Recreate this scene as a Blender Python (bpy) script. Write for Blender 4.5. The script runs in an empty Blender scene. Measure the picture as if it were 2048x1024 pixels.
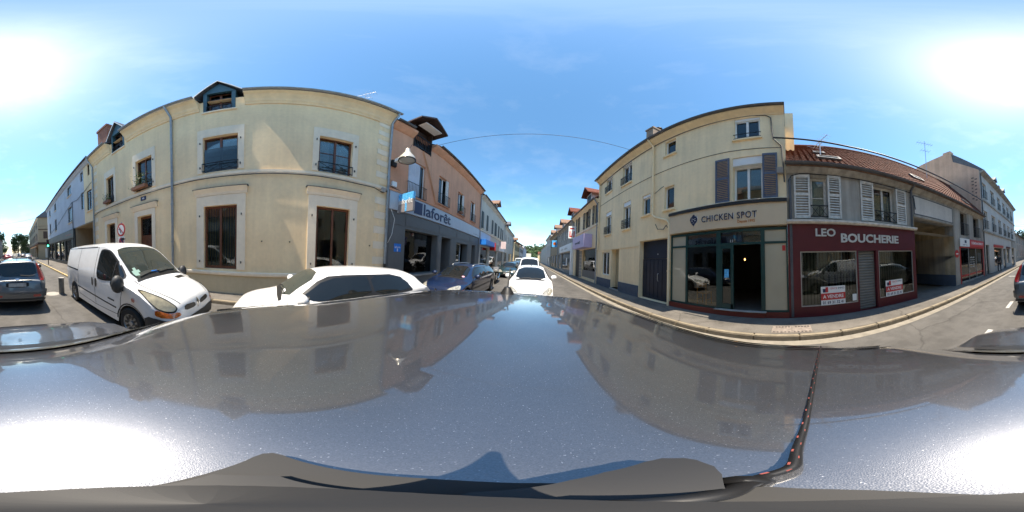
import bpy, bmesh, math, random
from math import radians, sin, cos, tan, pi, sqrt, hypot
from mathutils import Vector, Matrix
from mathutils.bvhtree import BVHTree
random.seed(7)
S = bpy.context.scene
COL = S.collection
CAMH = 1.78

# ---------------------------------------------------------------- camera: a 360 degree panorama from a car roof
def cam_matrix(r, p, w):
    r, p, w = radians(r), radians(p), radians(w)
    def m(v):
        x, y, z = v
        x, z = x*cos(r)-z*sin(r), x*sin(r)+z*cos(r)
        y, z = y*cos(p)-z*sin(p), y*sin(p)+z*cos(p)
        x, y = x*cos(w)-y*sin(w), x*sin(w)+y*cos(w)
        return Vector((x, y, z))
    R, F, U = m((1, 0, 0)), m((0, 1, 0)), m((0, 0, 1))
    return Matrix(((R.x, U.x, -F.x), (R.y, U.y, -F.y), (R.z, U.z, -F.z)))
cd = bpy.data.cameras.new('camera')
cam = bpy.data.objects.new('camera', cd); COL.objects.link(cam)
cam.matrix_world = Matrix.Translation((0, 0, CAMH)) @ cam_matrix(2.72, .88, 7.1).to_4x4()
cd.type = 'PANO'
try: cd.panorama_type = 'EQUIRECTANGULAR'
except Exception: cd.cycles.panorama_type = 'EQUIRECTANGULAR'
cd.clip_start = .004; cd.clip_end = 5000
S.camera = cam

# ---------------------------------------------------------------- sky and sun
SUN = Vector((.05, -.455, 1)).normalized()
w = bpy.data.worlds.new('World'); S.world = w; w.use_nodes = True
nt = w.node_tree; nt.nodes.clear()
sky = nt.nodes.new('ShaderNodeTexSky'); sky.sky_type = 'NISHITA'; sky.sun_disc = False
sky.sun_elevation = math.asin(SUN.z); sky.sun_rotation = math.atan2(SUN.x, SUN.y)
sky.air_density = 1.0; sky.dust_density = .35; sky.ozone_density = 1.0
bg = nt.nodes.new('ShaderNodeBackground'); bg.inputs[1].default_value = .14
wo = nt.nodes.new('ShaderNodeOutputWorld')
hs = nt.nodes.new('ShaderNodeHueSaturation'); hs.inputs['Hue'].default_value = .489; hs.inputs['Saturation'].default_value = 1.18; nt.links.new(sky.outputs[0], hs.inputs['Color']); 
hs2 = nt.nodes.new('ShaderNodeHueSaturation'); hs2.inputs['Saturation'].default_value = .85; hs2.inputs['Value'].default_value = 1.07; nt.links.new(hs.outputs[0], hs2.inputs['Color'])
tc = nt.nodes.new('ShaderNodeTexCoord'); mp = nt.nodes.new('ShaderNodeMapping'); mp.inputs['Scale'].default_value = (1.2, .5, 2.6); nz = nt.nodes.new('ShaderNodeTexNoise'); nz.inputs['Scale'].default_value = 3.2; nz.inputs['Detail'].default_value = 9; nz.inputs['Roughness'].default_value = .62
cr = nt.nodes.new('ShaderNodeValToRGB'); cr.color_ramp.elements[0].position = .52; cr.color_ramp.elements[1].position = .82; mxw = nt.nodes.new('ShaderNodeMix'); mxw.data_type = 'RGBA'
nt.links.new(tc.outputs['Generated'], mp.inputs[0]); nt.links.new(mp.outputs[0], nz.inputs['Vector']); nt.links.new(nz.outputs['Fac'], cr.inputs[0]); nt.links.new(cr.outputs[0], mxw.inputs[0]); nt.links.new(hs.outputs[0], mxw.inputs[6]); nt.links.new(hs2.outputs[0], mxw.inputs[7]); nt.links.new(mxw.outputs[2], bg.inputs[0]); nt.links.new(bg.outputs[0], wo.inputs[0])
ld = bpy.data.lights.new('sun', 'SUN'); ld.energy = 4.4; ld.angle = radians(.55); ld.color = (1, .88, .71)
lo = bpy.data.objects.new('sun', ld); COL.objects.link(lo)
lo.rotation_euler = SUN.to_track_quat('Z', 'Y').to_euler(); lo.location = (0, 0, 30)
S.view_settings.view_transform = 'Standard'; S.view_settings.look = 'None'
S.view_settings.exposure = 1.14; S.view_settings.gamma = 1

# ---------------------------------------------------------------- materials
def nodes(name):
    m = bpy.data.materials.new(name); m.use_nodes = True
    t = m.node_tree; b = t.nodes['Principled BSDF']
    return m, t, b
def N(t, kind, **kw):
    n = t.nodes.new(kind)
    for k, v in kw.items(): setattr(n, k, v)
    return n
def noise(t, scale, detail=4, stretch=None, rough=.55):
    g = N(t, 'ShaderNodeNewGeometry'); n = N(t, 'ShaderNodeTexNoise')
    n.inputs['Scale'].default_value = scale; n.inputs['Detail'].default_value = detail; n.inputs['Roughness'].default_value = rough
    if stretch:
        mp = N(t, 'ShaderNodeMapping'); mp.inputs['Scale'].default_value = stretch
        t.links.new(g.outputs['Position'], mp.inputs['Vector']); t.links.new(mp.outputs[0], n.inputs['Vector'])
    else: t.links.new(g.outputs['Position'], n.inputs['Vector'])
    return n
def ramp(t, src, stops):
    r = N(t, 'ShaderNodeValToRGB'); e = r.color_ramp.elements
    while len(e) < len(stops): e.new(.5)
    for k, (p, c) in enumerate(stops): e[k].position = p; e[k].color = (*c[:3], 1)
    t.links.new(src, r.inputs[0]); return r
def mul(t, a, b, f=1.0):
    x = N(t, 'ShaderNodeMix', data_type='RGBA', blend_type='MULTIPLY'); x.inputs[0].default_value = f
    t.links.new(a, x.inputs[6]); t.links.new(b, x.inputs[7]); return x.outputs[2]
MATS = {}
def pm(name, col, rough=.6, metal=0., var=.12, scale=1.2, bump=0., bscale=70, streak=0., spec=.5, coat=0., fine=0., fscale=250):
    if name in MATS: return MATS[name]
    m, t, b = nodes(name)
    lo_ = tuple(c*(1-var) for c in col); hi = tuple(min(1, c*(1+var)) for c in col)
    n = noise(t, scale, 5); r = ramp(t, n.outputs['Fac'], [(.3, lo_), (.7, hi)]); out = r.outputs[0]
    if streak:
        n2 = noise(t, 2.2, 4, (1.6, 1.6, .09)); r2 = ramp(t, n2.outputs['Fac'], [(.38, (1-streak,)*3), (.6, (1, 1, 1))]); out = mul(t, out, r2.outputs[0])
    if fine:
        n3 = noise(t, fscale, 2); r3 = ramp(t, n3.outputs['Fac'], [(.35, (1-fine,)*3), (.65, (1, 1, 1))]); out = mul(t, out, r3.outputs[0])
    t.links.new(out, b.inputs['Base Color'])
    b.inputs['Roughness'].default_value = rough; b.inputs['Metallic'].default_value = metal
    b.inputs['Specular IOR Level'].default_value = spec; b.inputs['Coat Weight'].default_value = coat; b.inputs['Coat Roughness'].default_value = .03
    if bump:
        nb = noise(t, bscale, 4); bp = N(t, 'ShaderNodeBump'); bp.inputs['Strength'].default_value = bump; bp.inputs['Distance'].default_value = .01
        t.links.new(nb.outputs['Fac'], bp.inputs['Height']); t.links.new(bp.outputs[0], b.inputs['Normal'])
    MATS[name] = m; return m
def stucco(name, col, var=.07, streak=.05): return pm(name, col, .9, 0, var, .7, .35, 90, streak, .25, 0, .05, 7)
def glassmat(name='window_glass', tint=(.75, .8, .78), boost=1.6):
    if name in MATS: return MATS[name]
    m, t, b = nodes(name); t.nodes.remove(b); o = t.nodes['Material Output']
    f = N(t, 'ShaderNodeFresnel'); f.inputs[0].default_value = 1.5
    k = N(t, 'ShaderNodeMath', operation='MULTIPLY', use_clamp=True); k.inputs[1].default_value = boost
    tr = N(t, 'ShaderNodeBsdfTransparent'); tr.inputs[0].default_value = (*tint, 1)
    gl = N(t, 'ShaderNodeBsdfGlossy'); gl.inputs['Roughness'].default_value = .005
    nb = noise(t, 2.5, 1); bp = N(t, 'ShaderNodeBump'); bp.inputs['Strength'].default_value = .03; bp.inputs['Distance'].default_value = .05
    t.links.new(nb.outputs['Fac'], bp.inputs['Height']); t.links.new(bp.outputs[0], gl.inputs['Normal'])
    mx = N(t, 'ShaderNodeMixShader')
    t.links.new(f.outputs[0], k.inputs[0]); t.links.new(k.outputs[0], mx.inputs[0]); t.links.new(tr.outputs[0], mx.inputs[1]); t.links.new(gl.outputs[0], mx.inputs[2])
    t.links.new(mx.outputs[0], o.inputs[0]); MATS[name] = m; return m
def emit(name, col, s):
    m, t, b = nodes(name); b.inputs['Emission Color'].default_value = (*col, 1); b.inputs['Emission Strength'].default_value = s; return m

cream = stucco('cream_render', (.95, .72, .44), .08, .07); creamR = stucco('pale_cream_render', (.92, .73, .46), .07, .09)
stone = stucco('pale_stone_trim', (.88, .75, .57), .06, .04); orange = stucco('salmon_render', (.68, .36, .225), .08, .1)
bluewhite = stucco('bluish_white_render', (.56, .58, .62)); offwhite = stucco('off_white_render', (.58, .54, .46)); greywall = stucco('stained_grey_render', (.42, .39, .34), .18, .3)
beige = stucco('beige_render', (.38, .30, .20)); pinkish = stucco('pinkish_render', (.60, .40, .29), .14, .12); yellowish = stucco('yellow_render', (.68, .55, .33))
tanwall = stucco('tan_plinth_render', (.55, .45, .29)); whitewall = stucco('white_render', (.62, .58, .52), .1, .1)
zinc = pm('zinc_sheet', (.30, .33, .36), .45, .6, .15, 4); zincdark = pm('dark_zinc_gutter', (.10, .10, .105), .5, .3, .2, 3)
slate = pm('slate_roof', (.10, .10, .11), .6, 0, .25, 6, .4, 30); brown = pm('brown_wood', (.13, .045, .02), .5, 0, .25, 8)
brownd = pm('dark_brown_wood', (.05, .025, .015), .55, 0, .25, 8); whitepvc = pm('white_window_frame', (.74, .74, .72), .35, 0, .05, 3)
black = pm('black_paint', (.012, .012, .013), .45, 0, .2, 6); iron = pm('black_wrought_iron', (.018, .018, .02), .5, .3, .2, 9)
teal = pm('teal_painted_wood', (.03, .085, .11), .5, 0, .2, 5); greend = pm('dark_green_shopfront', (.008, .045, .042), .35, 0, .15, 4)
redp = pm('dark_red_paint', (.095, .008, .013), .45, 0, .12, 3, .05, 40); redtile = pm('clay_roof_tile', (.125, .043, .027), .88, 0, .55, 9, .3, 60, 0, .3)
browntile = pm('brown_roof_tile', (.20, .12, .08), .85, 0, .3, 6, .5, 25); greyshop = pm('grey_shopfront_paint', (.125, .13, .13), .5, 0, .08, 2)
lightgrey = pm('light_blue_grey_panel', (.42, .47, .53), .35, 0, .05, 2); navy = pm('navy_paint', (.012, .022, .075), .4, 0, .1, 4)
bluepaint = pm('blue_grey_shutter', (.085, .10, .145), .55, 0, .15, 5); whitesh = pm('chipped_white_shutter', (.60, .57, .51), .65, 0, .18, 9, .2, 50)
darksh = pm('dark_shutter', (.022, .026, .024), .6, 0, .25, 6); navygate = pm('navy_gate_paint', (.010, .016, .034), .4, 0, .2, 3, .1, 30)
beigesign = pm('beige_sign_panel', (.62, .49, .33), .5, 0, .04, 2); whitep = pm('white_paint', (.78, .78, .76), .5, 0, .05, 3)
redbright = pm('red_sign_panel', (.50, .03, .03), .4, 0, .06, 3); bluebright = pm('bright_blue_panel', (.02, .18, .60), .4, 0, .08, 3); skyblue = pm('sky_blue_panel', (.09, .40, .75), .4, 0, .35, 14)
lilac = pm('lilac_sign_panel', (.50, .40, .58), .5, 0, .05, 2); plinthblue = pm('blue_grey_plinth_paint', (.075, .095, .13), .7, 0, .15, 3, .2, 60)
brick = pm('red_brick', (.24, .10, .065), .9, 0, .3, 9, .5, 30); concrete = pm('concrete', (.34, .32, .29), .9, 0, .2, 3, .3, 60, .1)
curtain = pm('net_curtain', (.62, .63, .66), .9, 0, .1, 6); blindm = pm('grey_blind', (.30, .31, .30), .8, 0, .15, 5); film = pm('beige_window_film', (.40, .36, .26), .5, 0, .06, 2, spec=.6, coat=.8)
steel = pm('galvanised_steel', (.42, .44, .46), .35, .8, .12, 6); orangetxt = pm('orange_letter', (.50, .17, .03), .5, 0, .1, 5); darktxt = pm('dark_letter', (.012, .016, .05), .4, 0, .05, 5)
leaf = pm('plant_leaf', (.075, .13, .03), .6, 0, .5, 14); leafd = pm('tree_leaf', (.04, .075, .022), .6, 0, .55, 3); bark = pm('bark', (.10, .075, .055), .9, 0, .3, 8, .6, 30)
glass = glassmat(); shopglass = glassmat('shop_glass', (.8, .84, .82), 1.7)
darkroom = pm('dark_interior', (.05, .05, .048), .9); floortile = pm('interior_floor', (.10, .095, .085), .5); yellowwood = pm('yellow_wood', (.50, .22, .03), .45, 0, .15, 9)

# ---------------------------------------------------------------- mesh helpers
class MB:
    def __init__(s): s.v = []; s.f = []
    def add(s, v, f):
        o = len(s.v); s.v += [tuple(p) for p in v]; s.f += [tuple(i+o for i in q) for q in f]; return s
    def box(s, x0, x1, y0, y1, z0, z1):
        x0, x1 = min(x0, x1), max(x0, x1); y0, y1 = min(y0, y1), max(y0, y1); z0, z1 = min(z0, z1), max(z0, z1)
        return s.add([(x0, y0, z0), (x1, y0, z0), (x1, y1, z0), (x0, y1, z0), (x0, y0, z1), (x1, y0, z1), (x1, y1, z1), (x0, y1, z1)],
              [(0, 3, 2, 1), (4, 5, 6, 7), (0, 1, 5, 4), (1, 2, 6, 5), (2, 3, 7, 6), (3, 0, 4, 7)])
    def bar(s, p0, p1, w, h=None, up=(0, 0, 1)):
        p0, p1 = Vector(p0), Vector(p1); d = (p1-p0).normalized(); up = Vector(up)
        if abs(d.dot(up)) > .98: up = Vector((1, 0, 0))
        a = d.cross(up).normalized()*w/2; b = a.cross(d).normalized()*(h or w)/2
        return s.add([p0-a-b, p0+a-b, p0+a+b, p0-a+b, p1-a-b, p1+a-b, p1+a+b, p1-a+b], [(0, 3, 2, 1), (4, 5, 6, 7), (0, 1, 5, 4), (1, 2, 6, 5), (2, 3, 7, 6), (3, 0, 4, 7)])
    def tube(s, pts, r, n=8, cap=True):
        pts = [Vector(p) for p in pts]; R = r if isinstance(r, (list, tuple)) else [r]*len(pts); rings = []; o = len(s.v); pa = None
        for i, p in enumerate(pts):
            d = (pts[min(i+1, len(pts)-1)]-pts[max(i-1, 0)]).normalized()
            if pa is None: pa = d.orthogonal().normalized()
            a = (pa-d*pa.dot(d)); a = a.normalized() if a.length > 1e-6 else d.orthogonal().normalized(); pa = a; b = d.cross(a)
            for k in range(n): s.v.append(tuple(p+(a*cos(2*pi*k/n)+b*sin(2*pi*k/n))*R[i]))
        for i in range(len(pts)-1):
            for k in range(n): s.f.append((o+i*n+k, o+i*n+(k+1) % n, o+(i+1)*n+(k+1) % n, o+(i+1)*n+k))
        if cap: s.f.append(tuple(o+k for k in range(n))[::-1]); s.f.append(tuple(o+(len(pts)-1)*n+k for k in range(n)))
        return s
    def prism(s, poly, a0, a1, axis='x'):
        # poly of (p,q); axis x -> (a,p,q); y -> (p,a,q); z -> (p,q,a)
        g = {'x': lambda a, p, q: (a, p, q), 'y': lambda a, p, q: (p, a, q), 'z': lambda a, p, q: (p, q, a)}[axis]
        n = len(poly); v = [g(a0, *p) for p in poly]+[g(a1, *p) for p in poly]
        return s.add(v, [tuple(range(n))[::-1], tuple(range(n, 2*n))]+[(i, (i+1) % n, n+(i+1) % n, n+i) for i in range(n)])
    def lathe(s, prof, c=(0, 0, 0), n=20, axis='z'):
        o = len(s.v)
        for r, h in prof:
            for k in range(n):
                a = 2*pi*k/n; x, y = r*cos(a), r*sin(a)
                p = {'z': (x, y, h), 'x': (h, x, y), 'y': (x, h, y)}[axis]; s.v.append((p[0]+c[0], p[1]+c[1], p[2]+c[2]))
        for i in range(len(prof)-1):
            for k in range(n): s.f.append((o+i*n+k, o+i*n+(k+1) % n, o+(i+1)*n+(k+1) % n, o+(i+1)*n+k))
        return s
    def build(s, name, mat, parent=None, smooth=False, fix=True):
        me = bpy.data.meshes.new(name); me.from_pydata(s.v, [], s.f); me.validate()
        if fix:
            b = bmesh.new(); b.from_mesh(me); bmesh.ops.recalc_face_normals(b, faces=b.faces); b.to_mesh(me); b.free()
        if mat: me.materials.append(mat)
        if smooth:
            me.polygons.foreach_set('use_smooth', [True]*len(me.polygons))
            if smooth is not True: me.set_sharp_from_angle(angle=radians(smooth))
        o = bpy.data.objects.new(name, me); COL.objects.link(o)
        if parent: o.parent = parent
        return o
def empty(name, loc=(0, 0, 0), rz=0):
    o = bpy.data.objects.new(name, None); o.location = loc; o.rotation_euler = (0, 0, rz); o.empty_display_size = .3; COL.objects.link(o); return o
def tag(o, label, cat, group=None):
    o['label'] = label; o['category'] = cat
    if group: o['group'] = group
    return o
def struct(o, kind='structure'): o['kind'] = kind; return o
def copy_tree(o, parent=None):
    c = o.copy(); COL.objects.link(c); c.parent = parent
    for ch in o.children: copy_tree(ch, c)
    return c
def text_mesh(name, s, mat, parent, u0, u1, z0, z1, y, ext=.012, bold=.0, frame=None, spacing=1.0):
    cu = bpy.data.curves.new(name, 'FONT'); cu.body = s; cu.extrude = ext; cu.offset = bold; cu.size = 1; cu.space_character = spacing; cu.resolution_u = 3
    o = bpy.data.objects.new(name, cu); COL.objects.link(o); bpy.context.view_layer.update()
    me = bpy.data.meshes.new_from_object(o.evaluated_get(bpy.context.evaluated_depsgraph_get())); bpy.data.objects.remove(o)
    xs = [v.co.x for v in me.vertices]; ys = [v.co.y for v in me.vertices]; zs = [v.co.z for v in me.vertices]
    sx = (u1-u0)/(max(xs)-min(xs)); sz = (z1-z0)/(max(ys)-min(ys)); mx, my = min(xs), min(ys)
    for v in me.vertices:
        x, h, d = v.co; q = (u0+(x-mx)*sx, y-d, z0+(h-my)*sz); v.co = frame(*q) if frame else q
    me.materials.clear(); me.materials.append(mat); me.name = name
    ob = bpy.data.objects.new(name, me); COL.objects.link(ob); ob.parent = parent; return ob
# ---------------------------------------------------------------- facade kit: local x along the street (viewer's left to right), y into the house, z up
class Bld:
    def __init__(s, name, label, cat, side, X, Ya, Yb, group=None):
        s.sg = 1 if side == 'L' else -1; s.Ya = Ya; s.L = abs(Yb-Ya); s.op = []
        s.r = tag(empty(name, (X, Ya, 0), pi/2 if side == 'L' else -pi/2), label, cat, group)
    def u(s, Y): return s.sg*(Y-s.Ya)
    def uu(s, a, b): return sorted((s.u(a), s.u(b)))
    def hole(s, u0, u1, z0, z1, d=.2): s.op.append((u0, u1, z0, z1, d))
    def wall(s, z0, z1, mat, u0=.002, u1=None, y=0., name='wall', depth=0., gable=None, zb=None):
        u1 = s.L-.002 if u1 is None else u1; m = MB(); ops = []
        for o in s.op:
            a, b, c, d = max(o[0], u0), min(o[1], u1), max(o[2], z0), min(o[3], z1)
            if b-a > .01 and d-c > .01: ops.append((a, b, c, d, o[4]))
        us = sorted({u0, u1, *[o[0] for o in ops], *[o[1] for o in ops]}); zs = sorted({z0, z1, *[o[2] for o in ops], *[o[3] for o in ops]})
        for i in range(len(us)-1):
            for k in range(len(zs)-1):
                cu, cz = (us[i]+us[i+1])/2, (zs[k]+zs[k+1])/2
                if any(o[0] < cu < o[1] and o[2] < cz < o[3] for o in ops): continue
                m.add([(us[i], y, zs[k]), (us[i+1], y, zs[k]), (us[i+1], y, zs[k+1]), (us[i], y, zs[k+1])], [(0, 1, 2, 3)])
        for a, b, c, d, e in ops:
            q = [(a, c), (b, c), (b, d), (a, d)]
            for j in range(4):
                if abs(q[j][1]-z1) < 1e-6 and abs(q[(j+1) % 4][1]-z1) < 1e-6: continue
                p0, p1 = q[j], q[(j+1) % 4]; m.add([(p0[0], y, p0[1]), (p1[0], y, p1[1]), (p1[0], y+e, p1[1]), (p0[0], y+e, p0[1])], [(3, 2, 1, 0)])
        if depth:
            D = depth; zb = z0 if zb is None else zb
            m.add([(u0, y, zb), (u0, D, zb), (u0, D, z1), (u0, y, z1)], [(3, 2, 1, 0)]); m.add([(u1, y, zb), (u1, D, zb), (u1, D, z1), (u1, y, z1)], [(0, 1, 2, 3)])
            m.add([(u0, D, zb), (u1, D, zb), (u1, D, z1), (u0, D, z1)], [(3, 2, 1, 0)]); m.add([(u0, y, z1), (u1, y, z1), (u1, D, z1), (u0, D, z1)], [(0, 1, 2, 3)])
            if gable:
                ym, zr = gable
                for uu in (u0, u1): m.add([(uu, y, z1), (uu, D, z1), (uu, ym, zr)], [(0, 1, 2)])
        return m.build(name, mat, s.r, fix=False)
    def window(s, Y1, Y2, z0, z1, fr=None, leaves=2, bars=(), d=.2, t=.055, sill=None, sur=None, rail=None, curt=None, gl=None, box=0, hole=True, name='window', dy=0.):
        u0, u1 = s.uu(Y1, Y2)
        if hole: s.hole(u0, u1, z0, z1, d)
        fr = fr or whitepvc; f = MB(); a, b = dy+d-.055, dy+d+.005; zt = z1-box
        f.box(u0, u0+t, a, b, z0, zt); f.box(u1-t, u1, a, b, z0, zt); f.box(u0+t, u1-t, a, b, z0, z0+t*1.2); f.box(u0+t, u1-t, a, b, zt-t, zt)
        W = (u1-u0-2*t)/leaves
        for i in range(1, leaves): f.box(u0+t+W*i-.04, u0+t+W*i+.04, a-.008, b, z0+t*1.2, zt-t)
        for h in bars: f.box(u0+t, u1-t, a+.012, b-.012, z0+h*(zt-z0)-.014, z0+h*(zt-z0)+.014)
        if box: f.box(u0+.005, u1-.005, dy+.04, b, zt+.002, z1)
        w = f.build(name, fr, s.r)
        for i in range(leaves):
            MB().box(u0+t+W*i+(.04 if i else 0), u0+t+W*(i+1)-(.04 if i < leaves-1 else 0), dy+d-.028, dy+d-.022, z0+t*1.2, zt-t).build('pane', gl or glass, w)
        if sill: MB().box(u0-.07, u1+.07, -.09, d-.06, z0-.075, z0-.002).build('sill', sill, w)
        if sur:
            mt, sw, pr, top = sur; m = MB()
            m.box(u0-sw, u0-.001, -pr, .02, z0, z1+top); m.box(u1+.001, u1+sw, -pr, .02, z0, z1+top); m.box(u0-.001, u1+.001, -pr+.002, .02, z1+.001, z1+top)
            m.build('surround', mt, w)
        if rail: s.rail(w, u0, u1, z0, rail)
        if curt:
            m = MB(); kind, mt, zz = curt; yb = dy+d+.07
            if kind == 'blind':
                k = u0+t
                while k < u1-t: m.box(k, k+.055, yb, yb+.006, z0+.05, zt-.05); k += .1
            elif kind == 'flat': m.box(u0+.02, u1-.02, yb, yb+.006, z0+(zt-z0)*zz, zt-.03)
            else:
                n = 40; pts = [(u0+.02+(u1-u0-.04)*i/n, yb+.05+.03*sin(i*1.35)) for i in range(n+1)]
                for i in range(n):
                    if kind == 'swag' and .38 < (i+.5)/n < .52: continue
                    hb = z0+.05
                    if kind == 'swag': hb = z0+.05+(zt-z0)*.35*max(0, 1-abs((i/n)-.45)*3)
                    m.add([(pts[i][0], pts[i][1], hb), (pts[i+1][0], pts[i+1][1], hb), (pts[i+1][0], pts[i+1][1], zt), (pts[i][0], pts[i][1], zt)], [(0, 1, 2, 3)])
            m.build('curtain' if kind != 'blind' else 'blind', mt, w)
        return w
    def rail(s, w, u0, u1, z0, kind):
        m = MB(); y = -.035
        if kind == 'bar':
            for h in (.06, .3): m.bar((u0-.03, y, z0+h), (u1+.03, y, z0+h), .025)
        elif kind == 'x':
            h0, h1 = z0+.06, z0+.42
            for h in (h0, h1): m.bar((u0-.03, y, h), (u1+.03, y, h), .03)
            n = 2
            for i in range(n):
                a, b = u0+(u1-u0)*i/n, u0+(u1-u0)*(i+1)/n
                m.bar((a, y, h0), (b, y, h1), .014); m.bar((a, y+.004, h1), (b, y+.004, h0), .014)
            for uu in (u0-.02, (u0+u1)/2, u1+.02): m.bar((uu, y, h0), (uu, y, h1), .018)
        else:
            y = -.1; hs = (.06, .14, .44, .52) if kind == 'orn' else (.05, .75)
            for h in hs: m.bar((u0-.02, y, z0+h), (u1+.02, y, z0+h), .022)
            n = max(4, int((u1-u0)/.1))
            for i in range(n+1):
                uu = u0-.02+(u1-u0+.04)*i/n; m.bar((uu, y, z0+hs[0]), (uu, y, z0+hs[-1]), .013)
                if kind == 'orn' and i < n: m.tube([(uu+.05+.038*cos(q*pi/4), y, z0+.29+.09*sin(q*pi/4)) for q in range(9)], .008, 4)
            for uu in (u0-.02, u1+.02): m.bar((uu, y, z0+.1), (uu, .01, z0+.1), .02); m.bar((uu, y, z0+hs[-1]), (uu, .01, z0+hs[-1]), .02)
        m.build('railing', iron, w)
    def shutter(s, w, Y1, Y2, z0, z1, mat, y=-.055, slat=.075, ang=0, solid=False):
        u0, u1 = s.uu(Y1, Y2); m = MB(); t = .055; zm = z0+(z1-z0)*.52
        if solid: m.box(u0, u1, y, y+.035, z0, z1); [m.box(u0+.03, u1-.03, y-.015, y, h, h+.07) for h in (z0+.2, z1-.3)]
        else:
            for a, b in ((u0, u0+t), (u1-t, u1)): m.box(a, b, y, y+.035, z0, z1)
            for h in (z0+.05, zm, z1-.05): m.box(u0+t, u1-t, y+.002, y+.033, h-.05, h+.05)
            k = z0+.12
            while k < z1-.12:
                if abs(k-zm) > .06: m.add([(u0+t, y, k), (u1-t, y, k), (u1-t, y+.034, k+.045), (u0+t, y+.034, k+.045), (u0+t, y, k+.012), (u1-t, y, k+.012), (u1-t, y+.034, k+.057), (u0+t, y+.034, k+.057)],
                       [(0, 3, 2, 1), (4, 5, 6, 7), (0, 1, 5, 4), (1, 2, 6, 5), (2, 3, 7, 6), (3, 0, 4, 7)])
                k += slat
        if ang:
            p = u0 if ang > 0 else u1; c, sn = cos(ang), sin(ang)
            m.v = [(p+(x-p)*c-(yy-y)*-sn*1, y-(abs(x-p))*abs(sn)+(yy-y)*c, z) for x, yy, z in m.v]
        return m.build('shutter', mat, w)
    def strip(s, poly, u0, u1, mat, name, parent=None): return MB().prism(poly, u0, u1, 'x').build(name, mat, parent or s.r)
    def box(s, Y1, Y2, y0, y1, z0, z1, mat, name, parent=None):
        a, b = s.uu(Y1, Y2); return MB().box(a, b, y0, y1, z0, z1).build(name, mat, parent or s.r)
    def gutter(s, u0, u1, y, z, mat, r=.075):
        n = 8; a = [(y+r*cos(pi+pi*k/n), z+r*sin(pi+pi*k/n)) for k in range(n+1)]; b = [(y+(r-.012)*cos(pi+pi*k/n), z+(r-.012)*sin(pi+pi*k/n)) for k in range(n, -1, -1)]
        o = MB().prism(a+b, u0, u1, 'x').build('gutter', mat, s.r, 40)
        return o
    def pipe(s, pts, mat, r=.05, name='downpipe'):
        m = MB().tube(pts, r, 10); h = [p for p in pts]
        for i in range(len(pts)-1):
            L = pts[i][2]-pts[i+1][2]
            if L > 1.2:
                for k in range(int(L/1.6)+1):
                    z = pts[i][2]-.3-k*1.6
                    if z > pts[i+1][2]: m.lathe([(r+.002, -.03), (r+.012, -.03), (r+.012, .03), (r+.002, .03)], (pts[i][0], pts[i][1], z), 10); m.box(pts[i][0]-.01, pts[i][0]+.01, pts[i][1], .01, z-.01, z+.01)
        return m.build(name, mat, s.r, 40)
    def roof(s, y0, z0, ym, zr, yb, mat, u0=-.01, u1=None, th=.1, name='roof'):
        u1 = s.L+.01 if u1 is None else u1
        return MB().prism([(y0, z0), (ym, zr), (yb, z0), (yb, z0-th), (ym, zr-th*1.3), (y0, z0-th)], u0, u1, 'x').build(name, mat, s.r)
    def letters(s, txt, mat, Y1, Y2, z0, z1, y, parent=None, name='lettering', **k):
        a, b = s.uu(Y1, Y2); return text_mesh(name, txt, mat, parent or s.r, a, b, z0, z1, y, **k)
    def dormer(s, Ya, Yb, z0, zw, zp, fr, wood, rmat, over=.35, depth=2.6, wide=.4, winleaves=2, rail='orn', wallm=None):
        """roof dormer with its front in the facade plane"""
        u0, u1 = s.uu(Ya, Yb); uc = (u0+u1)/2; t = .14
        m = MB(); m.box(u0, u0+t, -.02, .28, z0, zw); m.box(u1-t, u1, -.02, .28, z0, zw)
        m.add([(u0-.02, -.03, zw), (u1+.02, -.03, zw), (u1+.02, .1, zw), (u0-.02, .1, zw), (uc, -.03, zw+(zp-zw)*.85), (uc, .1, zw+(zp-zw)*.85)], [(0, 1, 4), (2, 3, 5), (0, 3, 2, 1), (1, 2, 5, 4), (3, 0, 4, 5)])
        d = m.build('dormer', wood, s.r)
        MB().box(u0, u0+.1, .281, depth, z0+.3, zw).box(u1-.1, u1, .281, depth, z0+.3, zw).build('cheek', wallm or wood, d)
        MB().box(u0-.05, u1+.05, -.08, .05, z0-.08, z0-.002).build('sill', stone, d)
        sl = (zp-zw)/((u1-u0)/2); ze = zw-wide*sl*.55
        P = [(u0-wide, ze), (uc, zp), (u1+wide, ze), (u1+wide, ze+.07), (uc, zp+.09), (u0-wide, ze+.07)]
        MB().prism(P, -over, depth+.6, 'y').build('dormer_roof', rmat, d)
        P2 = [(u0-wide-.01, ze-.05), (uc, zp-.05), (u1+wide+.01, ze-.05), (u1+wide+.01, ze+.045), (uc, zp+.05), (u0-wide-.01, ze+.045)]
        MB().prism(P2, -over-.02, -over-.002, 'y').build('barge_board', whitep if wood is teal else wood, d)
        w = s.window(s.Ya+s.sg*(u0+t), s.Ya+s.sg*(u1-t), z0, zw, fr, winleaves, (.5,), .26, rail=None, hole=False)
        s.hole(u0+t, u1-t, z0, zw, .26)
        if rail: s.rail(w, u0+t, u1-t, z0, rail) if rail != 'orn' else s.rail(w, u0+t, u1-t, z0, 'x')
        return d
def smudge(b, Y1, Y2, z0, z1, n, mat, y, parent):
    # lettering too blurred to read: a row of small upright marks
    u0, u1 = b.uu(Y1, Y2); st = (u1-u0)/n; m = MB()
    for k in range(n):
        if k % 6 == 5: continue
        h = (z1-z0)*random.choice((.62, .65, 1)); m.box(u0+k*st, u0+k*st+st*.28, y, y+.002, z0, z0+h); m.box(u0+k*st+st*.28, u0+k*st+st*.75, y, y+.002, z0+random.choice((0, .45))*h, z0+random.choice((.15, .6))*h+.001)
    return struct(m.build('lettering', mat, parent), 'stuff')
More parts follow.
